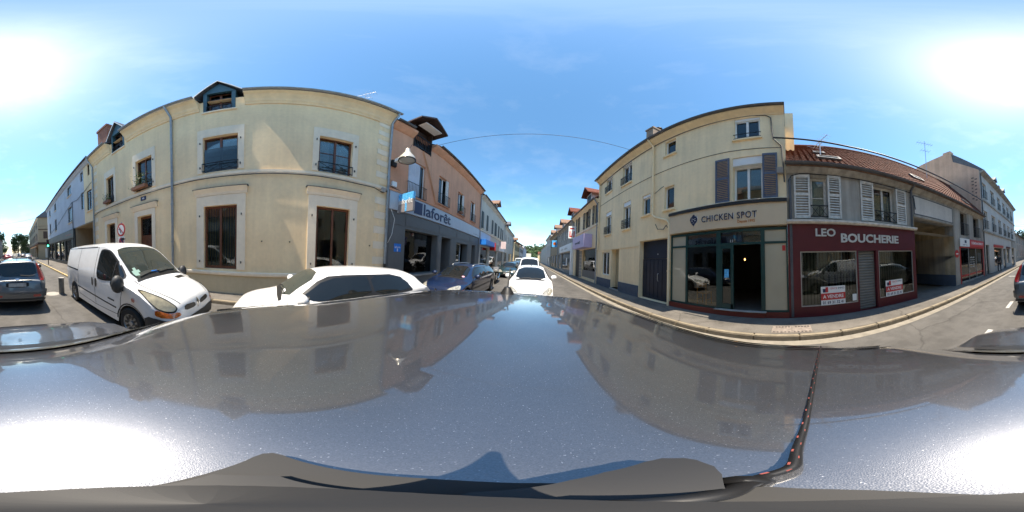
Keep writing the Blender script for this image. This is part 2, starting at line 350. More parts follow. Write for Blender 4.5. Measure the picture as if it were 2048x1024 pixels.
def antenna(name, loc, h, label, rz=0, parent=None, group=None):
    m = MB(); m.tube([(0, 0, 0), (0, 0, h)], .018, 6)
    m.bar((-.55, 0, h*.93), (.55, 0, h*.93), .018)
    for k in range(7): q = -.5+k*.165; m.bar((q, -.16-.02*k, h*.93), (q, .16+.02*k, h*.93), .008)
    m.bar((-.3, 0, h*.72), (.3, 0, h*.72), .015)
    for k in range(4): q = -.28+k*.19; m.bar((q, -.22, h*.72), (q, .22, h*.72), .008)
    o = m.build(name, steel, None); o.location = loc; o.rotation_euler = (0, 0, rz); return tag(o, label, 'antenna', group)
def cable(name, pts, r, label, sag=0, n=14, mat=None):
    P = []
    for i in range(len(pts)-1):
        a, b = Vector(pts[i]), Vector(pts[i+1])
        for k in range(n if i == len(pts)-2 else n-1):
            t = k/(n-1); q = a.lerp(b, t); q.z -= sag*4*t*(1-t); P.append(q)
    return tag(MB().tube(P, r, 5).build(name, mat or black, None, True), label, 'cable')

# ---------------------------------------------------------------- ground, road, pavements
def mat_asphalt(name, col, patch):
    m, t, b = nodes(name)
    n = noise(t, 160, 3, None, .7); r = ramp(t, n.outputs['Fac'], [(.32, tuple(c*.62 for c in col)), (.5, col), (.72, tuple(c*1.5 for c in col))])
    n2 = noise(t, .55, 5, (1.7, .45, 1)); r2 = ramp(t, n2.outputs['Fac'], [(.35, (1-patch,)*3), (.62, (1, 1, 1))])
    out = mul(t, r.outputs[0], r2.outputs[0])
    n4 = noise(t, 2.6, 6); r4 = ramp(t, n4.outputs['Fac'], [(.4, (.82,)*3), (.55, (1, 1, 1))]); out = mul(t, out, r4.outputs[0])
    v = N(t, 'ShaderNodeTexVoronoi', feature='DISTANCE_TO_EDGE'); g = noise(t, 1.1, 4); v.inputs['Scale'].default_value = .35
    mxv = N(t, 'ShaderNodeMix', data_type='RGBA'); mxv.inputs[0].default_value = .35
    gg = N(t, 'ShaderNodeNewGeometry'); t.links.new(gg.outputs['Position'], mxv.inputs[6]); t.links.new(g.outputs['Color'], mxv.inputs[7]); t.links.new(mxv.outputs[2], v.inputs['Vector'])
    r3 = ramp(t, v.outputs['Distance'], [(.0, (.55,)*3), (.006, (1, 1, 1))]); out = mul(t, out, r3.outputs[0], .8)
    t.links.new(out, b.inputs['Base Color']); b.inputs['Roughness'].default_value = .85; b.inputs['Specular IOR Level'].default_value = .3
    bp = N(t, 'ShaderNodeBump'); bp.inputs['Strength'].default_value = .5; bp.inputs['Distance'].default_value = .006
    t.links.new(n.outputs['Fac'], bp.inputs['Height']); t.links.new(bp.outputs[0], b.inputs['Normal']); return m
asphalt = mat_asphalt('asphalt', (.118, .112, .105), .3); paving = mat_asphalt('pavement_asphalt', (.17, .155, .137), .28)
kerbm = pm('kerb_stone', (.27, .228, .165), .85, 0, .2, 5, .4, 60, 0, .3, 0, .15); yellowline = pm('worn_kerb_paint', (.52, .40, .20), .8, 0, .25, 7, .3, 60)
struct(MB().box(-700, 700, -700, 700, -.6, -.012).build('ground', pm('far_ground', (.16, .15, .12), .95, 0, .3, .2)))
struct(MB().box(-60, 3.45, -330, 430, -.3, 0).build('road', asphalt))
XK = 3.45
pvR = struct(MB().box(XK+.15, 5.6, -120, 260, -.3, .12).build('pavement_right', paving))
pvL = struct(MB().box(-6.4, -4.80, -8.0, 260, -.3, .11).build('pavement_left', paving))
pvL2 = struct(MB().prism([(-6.4, -8.003), (-4.65, -8.003), (-3.15, -10.2), (-3.15, -30.5), (-3.9, -31.4), (-6.4, -31.4)], -.3, .11, 'z').build('pavement_junction', paving))
def kerb_row(name, x, ys, w, top, far, mat, sgn=1):
    k = struct(MB().box(x, x+w, far[0], far[1], -.3, top).build(name, mat))
    proto = None
    for y0, y1 in ys:
        bm = bmesh.new(); bmesh.ops.create_cube(bm, size=1)
        for v in bm.verts: v.co = (x+w/2+v.co.x*(w-.004), (y0+y1)/2+v.co.y*(y1-y0-.012), (top-.3)/2+v.co.z*(top+.3)+random.uniform(-.004, .004))
        bmesh.ops.bevel(bm, geom=bm.edges[:], offset=.018, segments=2, affect='EDGES')
        me = bpy.data.meshes.new('kerb_stone'); bm.to_mesh(me); bm.free(); me.materials.append(mat)
        o = bpy.data.objects.new('kerb_stone', me); COL.objects.link(o); o.parent = k
    return k
def runs(a, b, l): 
    out = []; y = a
    while y < b: q = l*random.uniform(.85, 1.1); out.append((y, min(b, y+q))); y += q
    return out
kerb_row('kerb_right', XK, runs(-26, 30, 1.05), .15, .125, (30, 260), kerbm); struct(MB().box(XK, XK+.15, -120, -26, -.3, .125).build('kerb_right_far', yellowline))
kerb_row('kerb_left', -4.80, runs(-8.0, 30, 1.05), .15, .115, (30, 260), kerbm)
kerb_row('kerb_junction', -3.15, runs(-30.5, -10.2, 1.0), .14, .115, (-30.5, -30.49), yellowline)
struct(MB().box(3.22, 3.449, -60, 60, -.1, .004).build('gutter_strip', pm('concrete_gutter', (.24, .215, .175), .9, 0, .22, 4, .3, 60)))
markm = pm('road_marking', (.42, .41, .39), .8, 0, .3, 9, .2, 80)
for k, y in enumerate([-2.62, -5.05, -7.5, -9.9, -12.3, -14.7, -17.1, -19.5]):
    struct(MB().box(1.19, 1.31, y-.78, y, .001, .005).build('road_dash', markm))
struct(MB().box(1.0, 2.9, -12.9, -12.65, .001, .005).build('road_stop_mark', markm))
mc = MB(); mc.lathe([(0, .006), (.3, .006), (.31, .0)], (0, 0, 0), 20); o = mc.build('manhole_cover', concrete); o.location = (-1.25, -6.55, 0); tag(o, 'pale round manhole cover in the road beside the silver car', 'manhole')
# utility chamber cover in the right pavement
t = tag(empty('chamber_cover', (3.87, -.05, .12)), 'rectangular cast metal chamber cover with worn lettering in the pavement', 'manhole')
mt = pm('worn_cast_iron', (.25, .21, .18), .7, .1, .3, 12, .5, 50)
for i in range(2):
    o = MB().box(-.22, .22, -.46+i*.465, -.005+i*.465, 0, .008).build('cover_plate', mt, t)
    for k in range(5): MB().box(.12, .17, -.42+i*.465+k*.075, -.38+i*.465+k*.075, .008, .013).build('stud', black, o)
    for k in range(5): MB().box(-.19, -.16, -.42+i*.465+k*.085, -.38+i*.465+k*.085, .008, .013).build('slot', black, o)
# ================================================================ LEFT: cream corner house
b = Bld('cream_house', 'large cream rendered house with brown windows, quoins and two teal dormers', 'house', 'L', -5.55, -11.1, 4.33)
U = b.u
for (a, c) in ((1.35, 2.62), (-2.63, -1.37)):
    first = a > 0
    w = b.window(a, c, .95 if 0 else 1.02, 3.36, brown if first else brown, 2, () if first else (), .16, .09, None, (stone, .3, .035, .4), None, ('folds', curtain, 0) if 0 else (('blind', blindm, 0) if not first else None))
    u0, u1 = b.uu(a, c)
    b.strip([(0, 3.77), (-.05, 3.77), (-.07, 3.86), (-.14, 3.98), (-.17, 4.03), (0, 4.03)], u0-.36, u1+.36, stone, 'hood', w)
    b.strip([(.0, 4.031), (-.185, 4.031), (-.185, 4.052), (0, 4.07)], u0-.62, u1+.62, zinc, 'hood_cap', w) if 0 else b.strip([(.0, 4.031), (-.185, 4.031), (-.185, 4.052), (0, 4.07)], u0-.40, u1+.40, zincdark, 'hood_cap', w)
    m = MB()
    for uu in (u0-.16, u1+.16):
        for z in (1.25, 2.95): m.box(uu-.015, uu+.015, -.075, -.034, z, z+.07)
    m.build('shutter_hook', black, w)
    if first:  # plants and ornaments on the inside sill
        for k in range(5):
            p = MB()
            for q in range(14):
                x = u0+.2+k*.22+random.uniform(-.09, .09); z = 1.15+random.uniform(0, .42); y = .3+random.uniform(0, .12); r = random.uniform(.03, .07); a1 = random.uniform(0, 6)
                p.add([(x, y, z), (x+r*cos(a1), y-r*.3, z+r*sin(a1)), (x+r*cos(a1+.9), y+r*.2, z+r*sin(a1+.9)*1.3)], [(0, 1, 2)])
            struct(p.build('sill_plant', leaf if k % 2 else curtain, w), 'stuff')
# front door and small ground floor door
for (a, c, wd) in ((-6.25, -5.25, .22), (-9.3, -8.3, .25)):
    u0, u1 = b.uu(a, c); b.hole(u0, u1, .11, 3.42, .3)
    m = MB().box(u0, u1, .22, .30, .11, 2.45); m.box(u0, u1, .22, .30, 3.3, 3.42); m.box(u0, u0+.09, .22, .3, 2.45, 3.3); m.box(u1-.09, u1, .22, .3, 2.45, 3.3)
    for i in (0, 1):
        for z in (.35, 1.35): m.box(u0+.1+i*.45, u0+.45+i*.45, .205, .22, z, z+.85)
    d = m.build('door', brown if a > -7 else brownd, b.r)
    MB().box(u0+.09, u1-.09, .25, .256, 2.45, 3.3).build('pane', glass, d)
    g = MB()
    for k in range(8): g.bar((u0+.12+k*.11, .21, 2.46), (u0+.12+k*.11, .21, 3.29), .016)
    for k in range(5): g.bar((u0+.1, .212, 2.5+k*.18), (u0+.1+.8, .212, 2.5+((k*3) % 5)*.18), .012)
    g.build('door_grille', iron, d)
    m = MB(); m.box(u0-wd, u0-.001, -.035, .02, .11, 3.7); m.box(u1+.001, u1+wd, -.035, .02, .11, 3.7); m.box(u0-.001, u1+.001, -.033, .02, 3.421, 3.7); m.build('surround', stone, d)
    b.strip([(0, 3.72), (-.05, 3.72), (-.15, 3.9), (-.17, 3.96), (0, 3.96)], u0-wd-.14, u1+wd+.14, stone, 'hood', d); b.strip([(0, 3.961), (-.185, 3.961), (-.185, 3.98), (0, 4.0)], u0-wd-.18, u1+wd+.18, zincdark, 'hood_cap', d)
# first floor windows
sur = (stone, .22, .03, .5)
wA = b.window(1.36, 2.62, 4.78, 6.58, brown, 2, (.55,), .2, .07, None, sur, 'x', ('swag', curtain, 0))
wB = b.window(-2.67, -1.37, 4.80, 6.66, brown, 2, (.45,), .2, .07, None, sur, 'x', ('flat', blindm, .1))
wC = b.window(-6.31, -5.20, 4.80, 6.70, brown, 2, (.5,), .2, .07, None, sur, 'x')
wD = b.window(-9.23, -8.35, 4.78, 6.74, brownd, 2, (.5,), .2, .07, None, sur, 'x')
for w_, (a, c) in ((wA, (1.36, 2.62)), (wB, (-2.67, -1.37)), (wC, (-6.31, -5.2))):
    u0, u1 = b.uu(a, c); m = MB()
    for uu in (u0-.1, u1+.1):
        for z in (5.0, 6.3): m.box(uu-.015, uu+.015, -.075, -.029, z, z+.08)
    m.build('shutter_hook', black, w_)
# half-lowered screen outside window B
MB().box(U(-2.63), U(-1.41), .06, .075, 4.83, 6.0).build('outer_screen', glassmat('sooty_screen', (.45, .46, .45), 1.2), wB)
b.dormer(-2.65, -1.48, 8.42, 10.1, 11.25, brown, teal, slate, .17, 2.6, .52)
b.dormer(-8.42, -7.18, 8.42, 10.0, 11.15, brownd, teal, slate, .17, 2.6, .52)
b.wall(.9, 9.38, cream, depth=9, zb=.9)
b.wall(0, .9, tanwall, u0=-.02, u1=b.L+.02, y=-.03, name='plinth', depth=9)
b.strip([(.0, .81), (-.075, .81), (-.09, .86), (-.09, .92), (0, .94)], -.03, b.L+.03, stone, 'plinth_band')
b.strip([(0, 0), (-.06, 0), (-.06, .13), (-.03, .15), (0, .15)], -.021, b.L+.021, kerbm, 'base_course')
b.strip([(0, 4.54), (-.03, 4.54), (-.055, 4.6), (-.055, 4.7), (0, 4.72)], -.01, b.L+.01, stone, 'string_course')
cor = [(0, 8.62), (-.05, 8.62), (-.06, 8.72), (-.12, 8.8), (-.16, 8.95), (-.3, 9.18), (-.42, 9.28), (-.42, 9.37), (0, 9.37)]
for (a, c) in ((-11.1, -8.56), (-6.98, -2.8), (-1.15, 4.33)):
    b.strip(cor, U(a), U(c), cream, 'cornice'); b.gutter(U(a), U(c)+(.12 if c > 4 else 0), -.5, 9.45, zinc, .085)
for a, c, g in ((-11.1, -8.56, 0), (-8.56, -6.98, 1), (-6.98, -2.8, 0), (-2.8, -1.15, 1), (-1.15, 4.33, 0)): MB().prism([(-.4, 9.47), (4.4, 12.4), (4.4, 12.25), (-.4, 9.37)] if not g else [(1.6, 10.69), (4.4, 12.4), (4.4, 12.25), (1.6, 10.55)], U(a), U(c), 'x').build('roof', slate, b.r)
MB().prism([(4.4, 12.4), (9.2, 9.47), (9.2, 9.37), (4.4, 12.25)], 0, b.L, 'x').build('rear_roof', slate, b.r)
for zi in range(24):
    z = .96+zi*.32; w_ = .62 if zi % 2 else .42
    if 4.3 < z+.15 < 4.85: continue
    if z > 8.4: break
    MB().box(b.L-w_, b.L+.018, -.02, .015, z, z+.305).build('quoin_stone', stone if zi % 2 else cream, b.r)
    if z > 1.8: MB().box(-.015, w_, -.02, .015, z, z+.305).build('quoin_stone', stone if zi % 2 else cream, b.r)
b.pipe([(U(-4.02), -.5, 9.42), (U(-4.02), -.48, 9.3), (U(-4.02), -.09, 8.75), (U(-4.02), -.09, .12)], zinc, .055)
b.pipe([(U(-11.02), -.5, 9.42), (U(-11.02), -.46, 9.2), (U(-11.02), -.1, 8.6), (U(-11.02), -.1, .12)], zinc, .055)
b.pipe([(U(4.3), -.5, 9.42), (U(4.3), -.44, 9.2), (U(4.3), -.1, 8.75), (U(4.3), -.1, 1.3)], zinc, .055); b.pipe([(U(4.3), -.1, 1.3), (U(4.3), -.1, .11)], black, .062)
m = MB(); pts = [(U(-11), -.075, 4.35)]+[(U(y), -.075+.012*sin(y*3), 4.50+.012*sin(y*1.7)) for y in [-10, -8, -6, -4.3, -3, -1.5, 0, 1.5, 2.8, 3.6]]+[(U(4.05), -.07, 4.38), (U(4.25), -.12, 4.5)]
m.tube(pts, .018, 5).build('facade_cable', black, b.r, True)
b.box(3.98, 4.16, -.12, 0, 4.42, 4.62, concrete, 'junction_box')
pl = b.box(-5.98, -5.62, -.025, 0, 4.22, 4.42, navy, 'number_plaque'); b.letters('48', whitep, -5.88, -5.72, 4.27, 4.37, -.027, pl, ext=.002)
m = MB()
for y in (-.5, .45, 3.55): m.box(U(y)-.02, U(y)+.02, -.04, 0, 2.0, 2.04)
m.build('wall_hook', black, b.r)
ch = MB().box(U(-11.95), U(-10.5), 1.0, 1.6, 10.0, 13.5); ch.box(U(-12.02), U(-10.43), .93, 1.67, 13.5, 13.75); c = ch.build('chimney', brick, b.r)
for k in range(3): MB().lathe([(.0, 13.75), (.12, 13.75), (.1, 14.1), (.0, 14.1)], (U(-11.7)+k*.45, 1.3, 0), 10).build('chimney_pot', redtile, c)
# plants on the balconies
def planter(loc, label, n=90, sc=1.0, tall=.55):
    t = tag(empty('planter', loc), label, 'plant')
    MB().box(-.12, .12, -.42*sc, .42*sc, 0, .16).build('box', pm('terracotta', (.25, .12, .07), .8), t)
    m = MB()
    for k in range(n):
        y = random.gauss(0, .26*sc); x = random.gauss(.02, .09); h = .16+random.random()**1.4*tall; a = random.uniform(0, 6.3); r = random.uniform(.025, .06)
        dv = Vector((cos(a)*r, sin(a)*r, random.uniform(-.3, .6)*r)); pv = Vector((-sin(a)*r*.5, cos(a)*r*.5, r*.4)); c = Vector((x, y, h))
        m.add([c-dv, c+pv, c+dv, c-pv], [(0, 1, 2, 3)])
    m.build('foliage', leaf, t, fix=False)
    s = MB()
    for k in range(9): y = random.gauss(0, .25*sc); s.tube([(0, y*.8, .1), (random.gauss(0, .05), y, .2+random.random()*tall*.8)], .006, 4)
    s.build('stems', leaf, t)
planter((-5.42, -5.95, 4.86), 'bushy green plant in a box on the cream house window ledge near the downpipe', 150, 1.15, .75)
planter((-5.42, -9.0, 4.84), 'small trailing plant on the cream house window ledge near the grey building', 90, .8, .6)
antenna('tv_antenna', (-7.3, 3.9, 11.0), 2.9, 'thin television antenna on the cream house roof', .5)

# ================================================================ salmon house with the grey estate agency
b = Bld('salmon_house', 'salmon rendered house above a grey estate agency shopfront', 'house', 'L', -5.55, 4.34, 16.1); U = b.u
w = b.window(5.55, 6.85, 4.75, 6.95, whitepvc, 2, (), .16, sill=orange)
m = MB(); u0, u1 = b.uu(5.62, 6.45); m.box(u0, u1, .05, .09, 4.78, 6.9)
for i in range(5):
    x = u0+.06+i*.155
    for k in range(9): m.box(x, x+.08, .035, .049, 6.05+k*.085, 6.09+k*.085)
m.build('shutter', pm('pale_metal_shutter', (.55, .58, .64), .5), w); b.rail(w, *b.uu(5.5, 6.9), 4.72, 'vert')
for (a, c, zt) in ((8.2, 9.45, 7.05), (10.85, 12.05, 6.9), (13.4, 14.6, 6.95)):
    w = b.window(a, c, 5.05, zt, whitepvc, 2, (), .22, sill=orange, curt=('folds', curtain, 0)); b.rail(w, *b.uu(a, c), 5.0, 'vert')
    MB().box(b.uu(a, c)[1]-.32, b.uu(a, c)[1]-.01, .03, .1, 5.06, zt-.02).build('shutter', whitesh, w)
planter((-5.42, 11.2, 5.1), 'small potted plant on the salmon house balcony', 60, .4, .5)
# big dark dormer
u0, u1 = b.uu(5.8, 7.15); b.hole(u0, u1, 8.05, 9.4, .3)
m = MB(); m.box(u0-.06, u0, -.03, 1.8, 8.0, 9.9); m.box(u1, u1+.06, -.03, 1.8, 8.0, 9.9); m.box(u0, u1, .3, .36, 8.05, 9.9)
d = m.build('dormer', brownd, b.r); MB().prism([(u0-.45, 9.95), ((u0+u1)/2, 10.75), (u1+.5, 9.95), (u1+.5, 9.83), ((u0+u1)/2, 10.6), (u0-.45, 9.83)], -.75, 2.5, 'y').build('dormer_roof', brownd, d)
MB().box(u0+.1, u1+.1, -.6, -.1, 9.84, 9.87).build('soffit_panel', whitep, d); m = MB()
for k in range(11): m.bar((u0+.02+k*(u1-u0-.04)/10, -.06, 8.08), (u0+.02+k*(u1-u0-.04)/10, -.06, 9.0), .022)
m.bar((u0, -.06, 9.0), (u1, -.06, 9.0), .04); m.bar((u0, -.06, 8.1), (u1, -.06, 8.1), .04); m.build('railing', iron, d); MB().box(u0+.1, u1-.1, .28, .29, 8.1, 9.5).build('pane', glass, d)
# shopfront openings
b.hole(*b.uu(5.5, 8.3), .72, 2.95, .5); b.hole(*b.uu(8.78, 9.95), .11, 2.95, 1.0); b.hole(*b.uu(10.9, 13.0), 1.15, 2.78, .5); b.hole(*b.uu(14.05, 15.0), .11, 2.88, .8)
b.wall(3.72, 9.0, orange, depth=9, zb=3.72)
sf = b.wall(0, 3.72, greyshop, y=-.04, name='shopfront', depth=9)
for (a, c, z0, z1) in ((4.5, 5.3, .3, 3.0), (8.36, 8.7, .3, 3.0), (10.05, 10.8, .3, 3.0), (13.1, 13.95, .3, 3.0), (15.08, 16.0, .3, 3.0), (4.5, 5.3, 3.1, 3.6), (5.5, 8.3, 3.1, 3.6), (8.5, 10.7, 3.1, 3.6), (10.9, 13.3, 3.1, 3.6), (13.5, 16.0, 3.1, 3.6)): b.box(a, c, -.058, -.039, z0, z1, greyshop, 'panel_moulding', sf)
b.box(10.7, 13.2, -.16, -.03, 1.02, 1.14, greyshop, 'ledge', sf); b.box(8.2, 5.4, -.1, -.03, .62, .71, concrete, 'ledge', sf)
MB().box(*b.uu(5.5, 8.3), .38, .39, .72, 2.95).build('pane', shopglass, sf); u0, u1 = b.uu(5.5, 8.3)
m = MB(); 
for k in range(4): m.box(u0+.1, u1-.4, .75, 1.1, .95+k*.48, .98+k*.48)
for x in (u0+.1, (u0+u1)/2, u1-.43): m.box(x, x+.03, .75, 1.1, .75, 2.9)
sh = m.build('display_shelf', concrete, sf)
for k in range(16):
    x = u0+.15+random.random()*(u1-u0-.9); z = .98+random.randint(0, 3)*.48; hh = random.uniform(.12, .3); ww = random.uniform(.1, .35)
    MB().box(x, x+ww, .8+.015*k, .82+.015*k, z+.001, z+hh).build('display_card', [whitep, bluebright, curtain, lightgrey][k % 4], sh)
MB().box(*b.uu(8.8, 9.93), .85, .9, .12, 2.9).build('shop_door', pm('dark_door', (.04, .042, .045), .4), sf); MB().box(*b.uu(14.08, 14.97), .7, .75, .12, 2.85).build('shop_door', pm('dark_door', (.04,)*3), sf)
fr = MB(); u0, u1 = b.uu(10.95, 12.3); fr.box(u0, u0+.1, .3, .36, 1.2, 2.7); fr.box(u1-.1, u1, .3, .36, 1.2, 2.7); fr.box(u0, u1, .3, .36, 2.7, 2.78); fr.box(u0, u1, .3, .36, 1.15, 1.25)
fr = fr.build('shop_window', lightgrey, sf); MB().box(u0+.1, u1-.1, .33, .336, 1.25, 2.7).build('pane', shopglass, fr); MB().box(u0+.25, u1-.25, .42, .43, 1.3, 2.6).build('poster', navy, fr)
sg = b.box(4.42, 16.1, -.1, -.003, 3.74, 4.62, lightgrey, 'sign_board'); b.strip([(0, 4.63), (-.14, 4.63), (-.16, 4.7), (0, 4.78)], 0, b.L, orange, 'ledge')
b.letters('laforêt', navy, 6.75, 9.7, 3.86, 4.52, -.102, sg, ext=.02, bold=.012); b.box(6.0, 6.62, -.125, -.101, 3.84, 4.5, navy, 'logo_square', sg); smudge(b, 14.2, 15.6, 3.92, 4.02, 16, navy, -.103, sg)
pq = b.box(4.82, 5.24, -.075, -.041, 1.83, 2.2, bluebright, 'plaque'); b.letters('laforêt', whitep, 4.86, 5.2, 2.0, 2.09, -.077, pq, ext=.001); b.box(5.0, 5.05, -.08, -.076, 1.85, 1.98, whitep, 'logo_trunk', pq)
b.strip([(0, 8.55), (-.08, 8.6), (-.32, 8.85), (-.34, 8.98), (0, 8.98)], 0, u0 if 0 else U(5.7), orange, 'cornice'); b.strip([(0, 8.55), (-.08, 8.6), (-.32, 8.85), (-.34, 8.98), (0, 8.98)], U(7.25), b.L, orange, 'cornice')
b.gutter(0, U(5.4), -.42, 9.05, zincdark, .085); b.gutter(U(7.6), b.L, -.42, 9.05, zincdark, .085); [MB().prism([(y0, z0), (4, 12.2), (4, 12.05), (y0, z0-.1)], U(a), U(c), 'x').build('roof', browntile, b.r) for a, c, y0, z0 in ((4.34, 5.45, -.34, 9.07), (5.45, 7.6, 1.8, 10.6), (7.6, 16.1, -.34, 9.07))]; MB().prism([(4, 12.2), (9.1, 9.07), (9.1, 8.97), (4, 12.05)], 0, b.L, 'x').build('rear_roof', browntile, b.r)
b.pipe([(b.L-.12, -.42, 9.0), (b.L-.12, -.1, 8.5), (b.L-.12, -.12, .12)], zinc, .05)
m = MB(); m.bar((U(6.5), -.03, 7.95), (U(7.95), -.03, 4.85), .14, .03).build('render_flue', stucco('pale_salmon_render', (.62, .36, .22)), b.r)
m = MB(); m.tube([(U(4.4), -.06, 4.85), (U(5.0), -.07, 4.75), (U(5.5), -.07, 4.65)], .015, 5); m.build('facade_cable', black, b.r); b.box(4.5, 4.75, -.14, 0, 4.85, 5.1, whitep, 'junction_box')
m = MB().tube([(U(4.5), -.1, 3.75), (U(4.75), -.1, 3.3), (U(4.65), -.08, 2.6), (U(4.45), -.06, 2.2)], .012, 5); m.build('loose_cable', whitep, b.r, True)
# projecting sign
t = tag(empty('projecting_sign', (-5.55, 5.0, 0), pi/2), 'square blue and grey projecting sign reading laforêt beside the street lamp', 'sign')
P = MB().box(-.06, .06, -.98, -.1, 3.62, 4.5).build('panel', pm('grey_sign_face', (.24, .22, .22), .4, 0, .1, 3), t); MB().bar((0, 0, 4.4), (0, -.3, 4.4), .03).bar((0, 0, 3.72), (0, -.3, 3.72), .03).build('bracket', whitep, t)
MB().box(-.065, .065, -.985, -.095, 4.17, 4.505).build('blue_canopy', skyblue, P); MB().box(-.066, -.062, -.62, -.52, 3.63, 4.17).build('blue_trunk', skyblue, P); MB().box(-.07, .07, -.1, -.06, 3.62, 4.5).build('edge_trim', whitep, P)
text_mesh('lettering', 'laforêt', whitep, P, .14, .94, 4.0, 4.24, 0, ext=.004, frame=lambda x, y, z: (-.07+y, -x, z))
# street lamp
t = tag(empty('street_lamp', (-5.55, 4.55, 6.15), pi/2), 'bell shaped pale metal street lamp on the wall corner above the agency sign', 'street lamp')
MB().box(-.1, .15, -.12, 0, -.2, .15).build('wall_box', black, t); MB().tube([(0, -.06, .05), (.05, -.3, .12), (.12, -.55, .2)], .035, 8).box(-.06, .12, -.45, -.2, -.02, .16).build('arm', whitep, t)
cream_metal = pm('cream_enamel', (.58, .55, .48), .3, .2, .1, 6)
h = MB().lathe([(.04, .62), (.09, .6), (.12, .4), (.2, .25), (.33, .05), (.36, -.12), (.345, -.12), (.31, .04), (.19, .22), (.0, .3)], (.2, -.68, .1), 24).build('lamp_shade', cream_metal, t, 50)
MB().lathe([(.0, -.10), (.34, -.09)], (.2, -.68, .1), 24).build('lamp_glass', pm('lamp_lens', (.45, .46, .44), .1), h); MB().lathe([(.335, -.14), (.375, -.14), (.375, -.09), (.335, -.09)], (.2, -.68, .1), 24).build('lamp_rim', black, h)

# ================================================================ grey-white building towards the crossing, with passage
b = Bld('bluish_white_building', 'long bluish white three storey building with dark shopfront and covered passage', 'building', 'L', -5.5, -31.0, -11.12); U = b.u
for (a, c) in ((-17.65, -16.25), (-24.6, -23.3), (-28.9, -27.7)):
    b.window(a, c, 7.95, 9.1, greyshop, 2, (), .15, sill=stone); w = b.window(a, c, 4.85, 6.6, greyshop, 2, (), .15, sill=stone, curt=('folds', curtain, 0)); b.rail(w, *b.uu(a, c), 4.85, 'bar')
for (z0, z1) in ((5.45, 7.05), (8.2, 9.2)): b.window(-13.6, -12.95, z0, z1, greyshop, 1, (), .12)
u0, u1 = b.uu(-12.3, -11.35); w = b.window(-12.3, -11.35, 5.0, 6.8, brownd, 2, (.2, .4, .6, .8), .12, sill=stone); b.window(-12.0, -11.6, 8.2, 9.3, brownd, 1, (), .12)
b.hole(*b.uu(-15.55, -11.3), 0.05, 3.95, .4)
for (a, c) in ((-30.5, -28.2), (-27.8, -25.2), (-24.8, -22.2), (-21.8, -19.5), (-19.1, -16.6)): b.hole(*b.uu(a, c), .5, 2.95, .2)
b.wall(4.05, 9.7, bluewhite, u1=U(-12.85), depth=9, zb=4.05); b.wall(4.05, 9.7, cream, u0=U(-12.84), name='end_wall', depth=9, zb=4.05)
sfm = pm('charcoal_shopfront', (.05, .052, .05), .5, 0, .1, 2)
s2 = b.wall(0, 4.05, sfm, u1=U(-15.3), y=-.03, name='shopfront', depth=9); b.box(-31, -15.62, -.16, -.031, 3.1, 4.0, pm('grey_fascia', (.10, .105, .10), .5), 'fascia', s2)
smudge(b, -18.3, -16.2, 3.47, 3.6, 14, redbright, -.163, s2)
for (a, c) in ((-30.5, -28.2), (-27.8, -25.2), (-24.8, -22.2), (-21.8, -19.5), (-19.1, -16.6)):
    MB().box(*b.uu(a, c), .1, .106, .5, 2.95).build('pane', shopglass, s2); MB().box(b.uu(a, c)[0]+1.1, b.uu(a, c)[0]+1.16, .08, .13, .5, 2.95).build('mullion', sfm, s2)
m = MB(); u0, u1 = b.uu(-15.3, -11.12); m.box(u0, u0+.02, .0, 8, 0, 4.05); m.box(u1-.25, u1-.002, 0, 8, 0, 4.05); m.box(u0, u1-.002, 8, 8.1, 0, 4.05); m.box(u0+.021, u1-.26, .0, 8, 3.96, 4.045); m.build('passage', beige, b.r)
b.strip([(0, 9.35), (-.1, 9.4), (-.3, 9.62), (-.3, 9.7), (0, 9.7)], 0, b.L, bluewhite, 'cornice'); b.gutter(0, b.L, -.38, 9.76, zincdark, .08); b.roof(-.3, 9.78, 4.5, 12.5, 9.1, slate, 0)
b.pipe([(U(-15.9), -.06, 6.9), (U(-15.9), -.06, .2)], zincdark, .04); m = MB().tube([(U(y), -.05, z) for y, z in ((-30, 4.5), (-22, 5.6), (-16, 6.9), (-14.5, 6.7), (-12.6, 6.95), (-11.2, 7.3))], .02, 5); m.build('facade_cable', black, b.r)
# beige corner building beyond the crossing
b = Bld('beige_corner_building', 'beige three storey corner building with striped awning beyond the crossing', 'building', 'L', -4.5, -75, -38.5); U = b.u
for i in range(6):
    Y = -41.5-i*5.4
    for z in (4.6, 7.6): w = b.window(Y-1.2, Y, z, z+1.8, brownd, 2, (), .15); b.shutter(w, Y+.05, Y+.6, z, z+1.8, greyshop, -.06, .1); b.shutter(w, Y-1.8, Y-1.25, z, z+1.8, greyshop, -.06, .1)
    b.hole(*b.uu(Y-2.8, Y+.4), .3, 2.9, .3); MB().box(*b.uu(Y-2.8, Y+.4), .2, .21, .3, 2.9).build('pane', shopglass, b.r)
b.wall(0, 10.0, beige, depth=9)
b.strip([(0, 9.6), (-.35, 9.9), (-.35, 10.02), (0, 10.02)], 0, b.L, stone, 'cornice'); b.strip([(0, 3.5), (-.3, 3.6), (-.3, 4.0), (0, 4.0)], 0, b.L+.3, brownd, 'fascia')
MB().box(b.L, b.L+.25, 0, 9, 3.5, 4.0).box(b.L, b.L+.08, 0, 9, 7.0, 7.2).build('side_band', brownd, b.r); MB().box(b.L+.01, b.L+.05, 1.5, 2.4, .3, 2.5).build('side_door', whitewall, b.r); MB().box(b.L, b.L+.04, 1.2, 2.2, 4.9, 6.6).build('side_window', brownd, b.r)
MB().prism([(-.05, 3.3), (-1.6, 2.7), (-1.6, 2.62), (-.05, 3.2)], b.L-7, b.L-.6, 'x').build('awning', pm('rust_awning', (.42, .20, .09), .8), b.r)
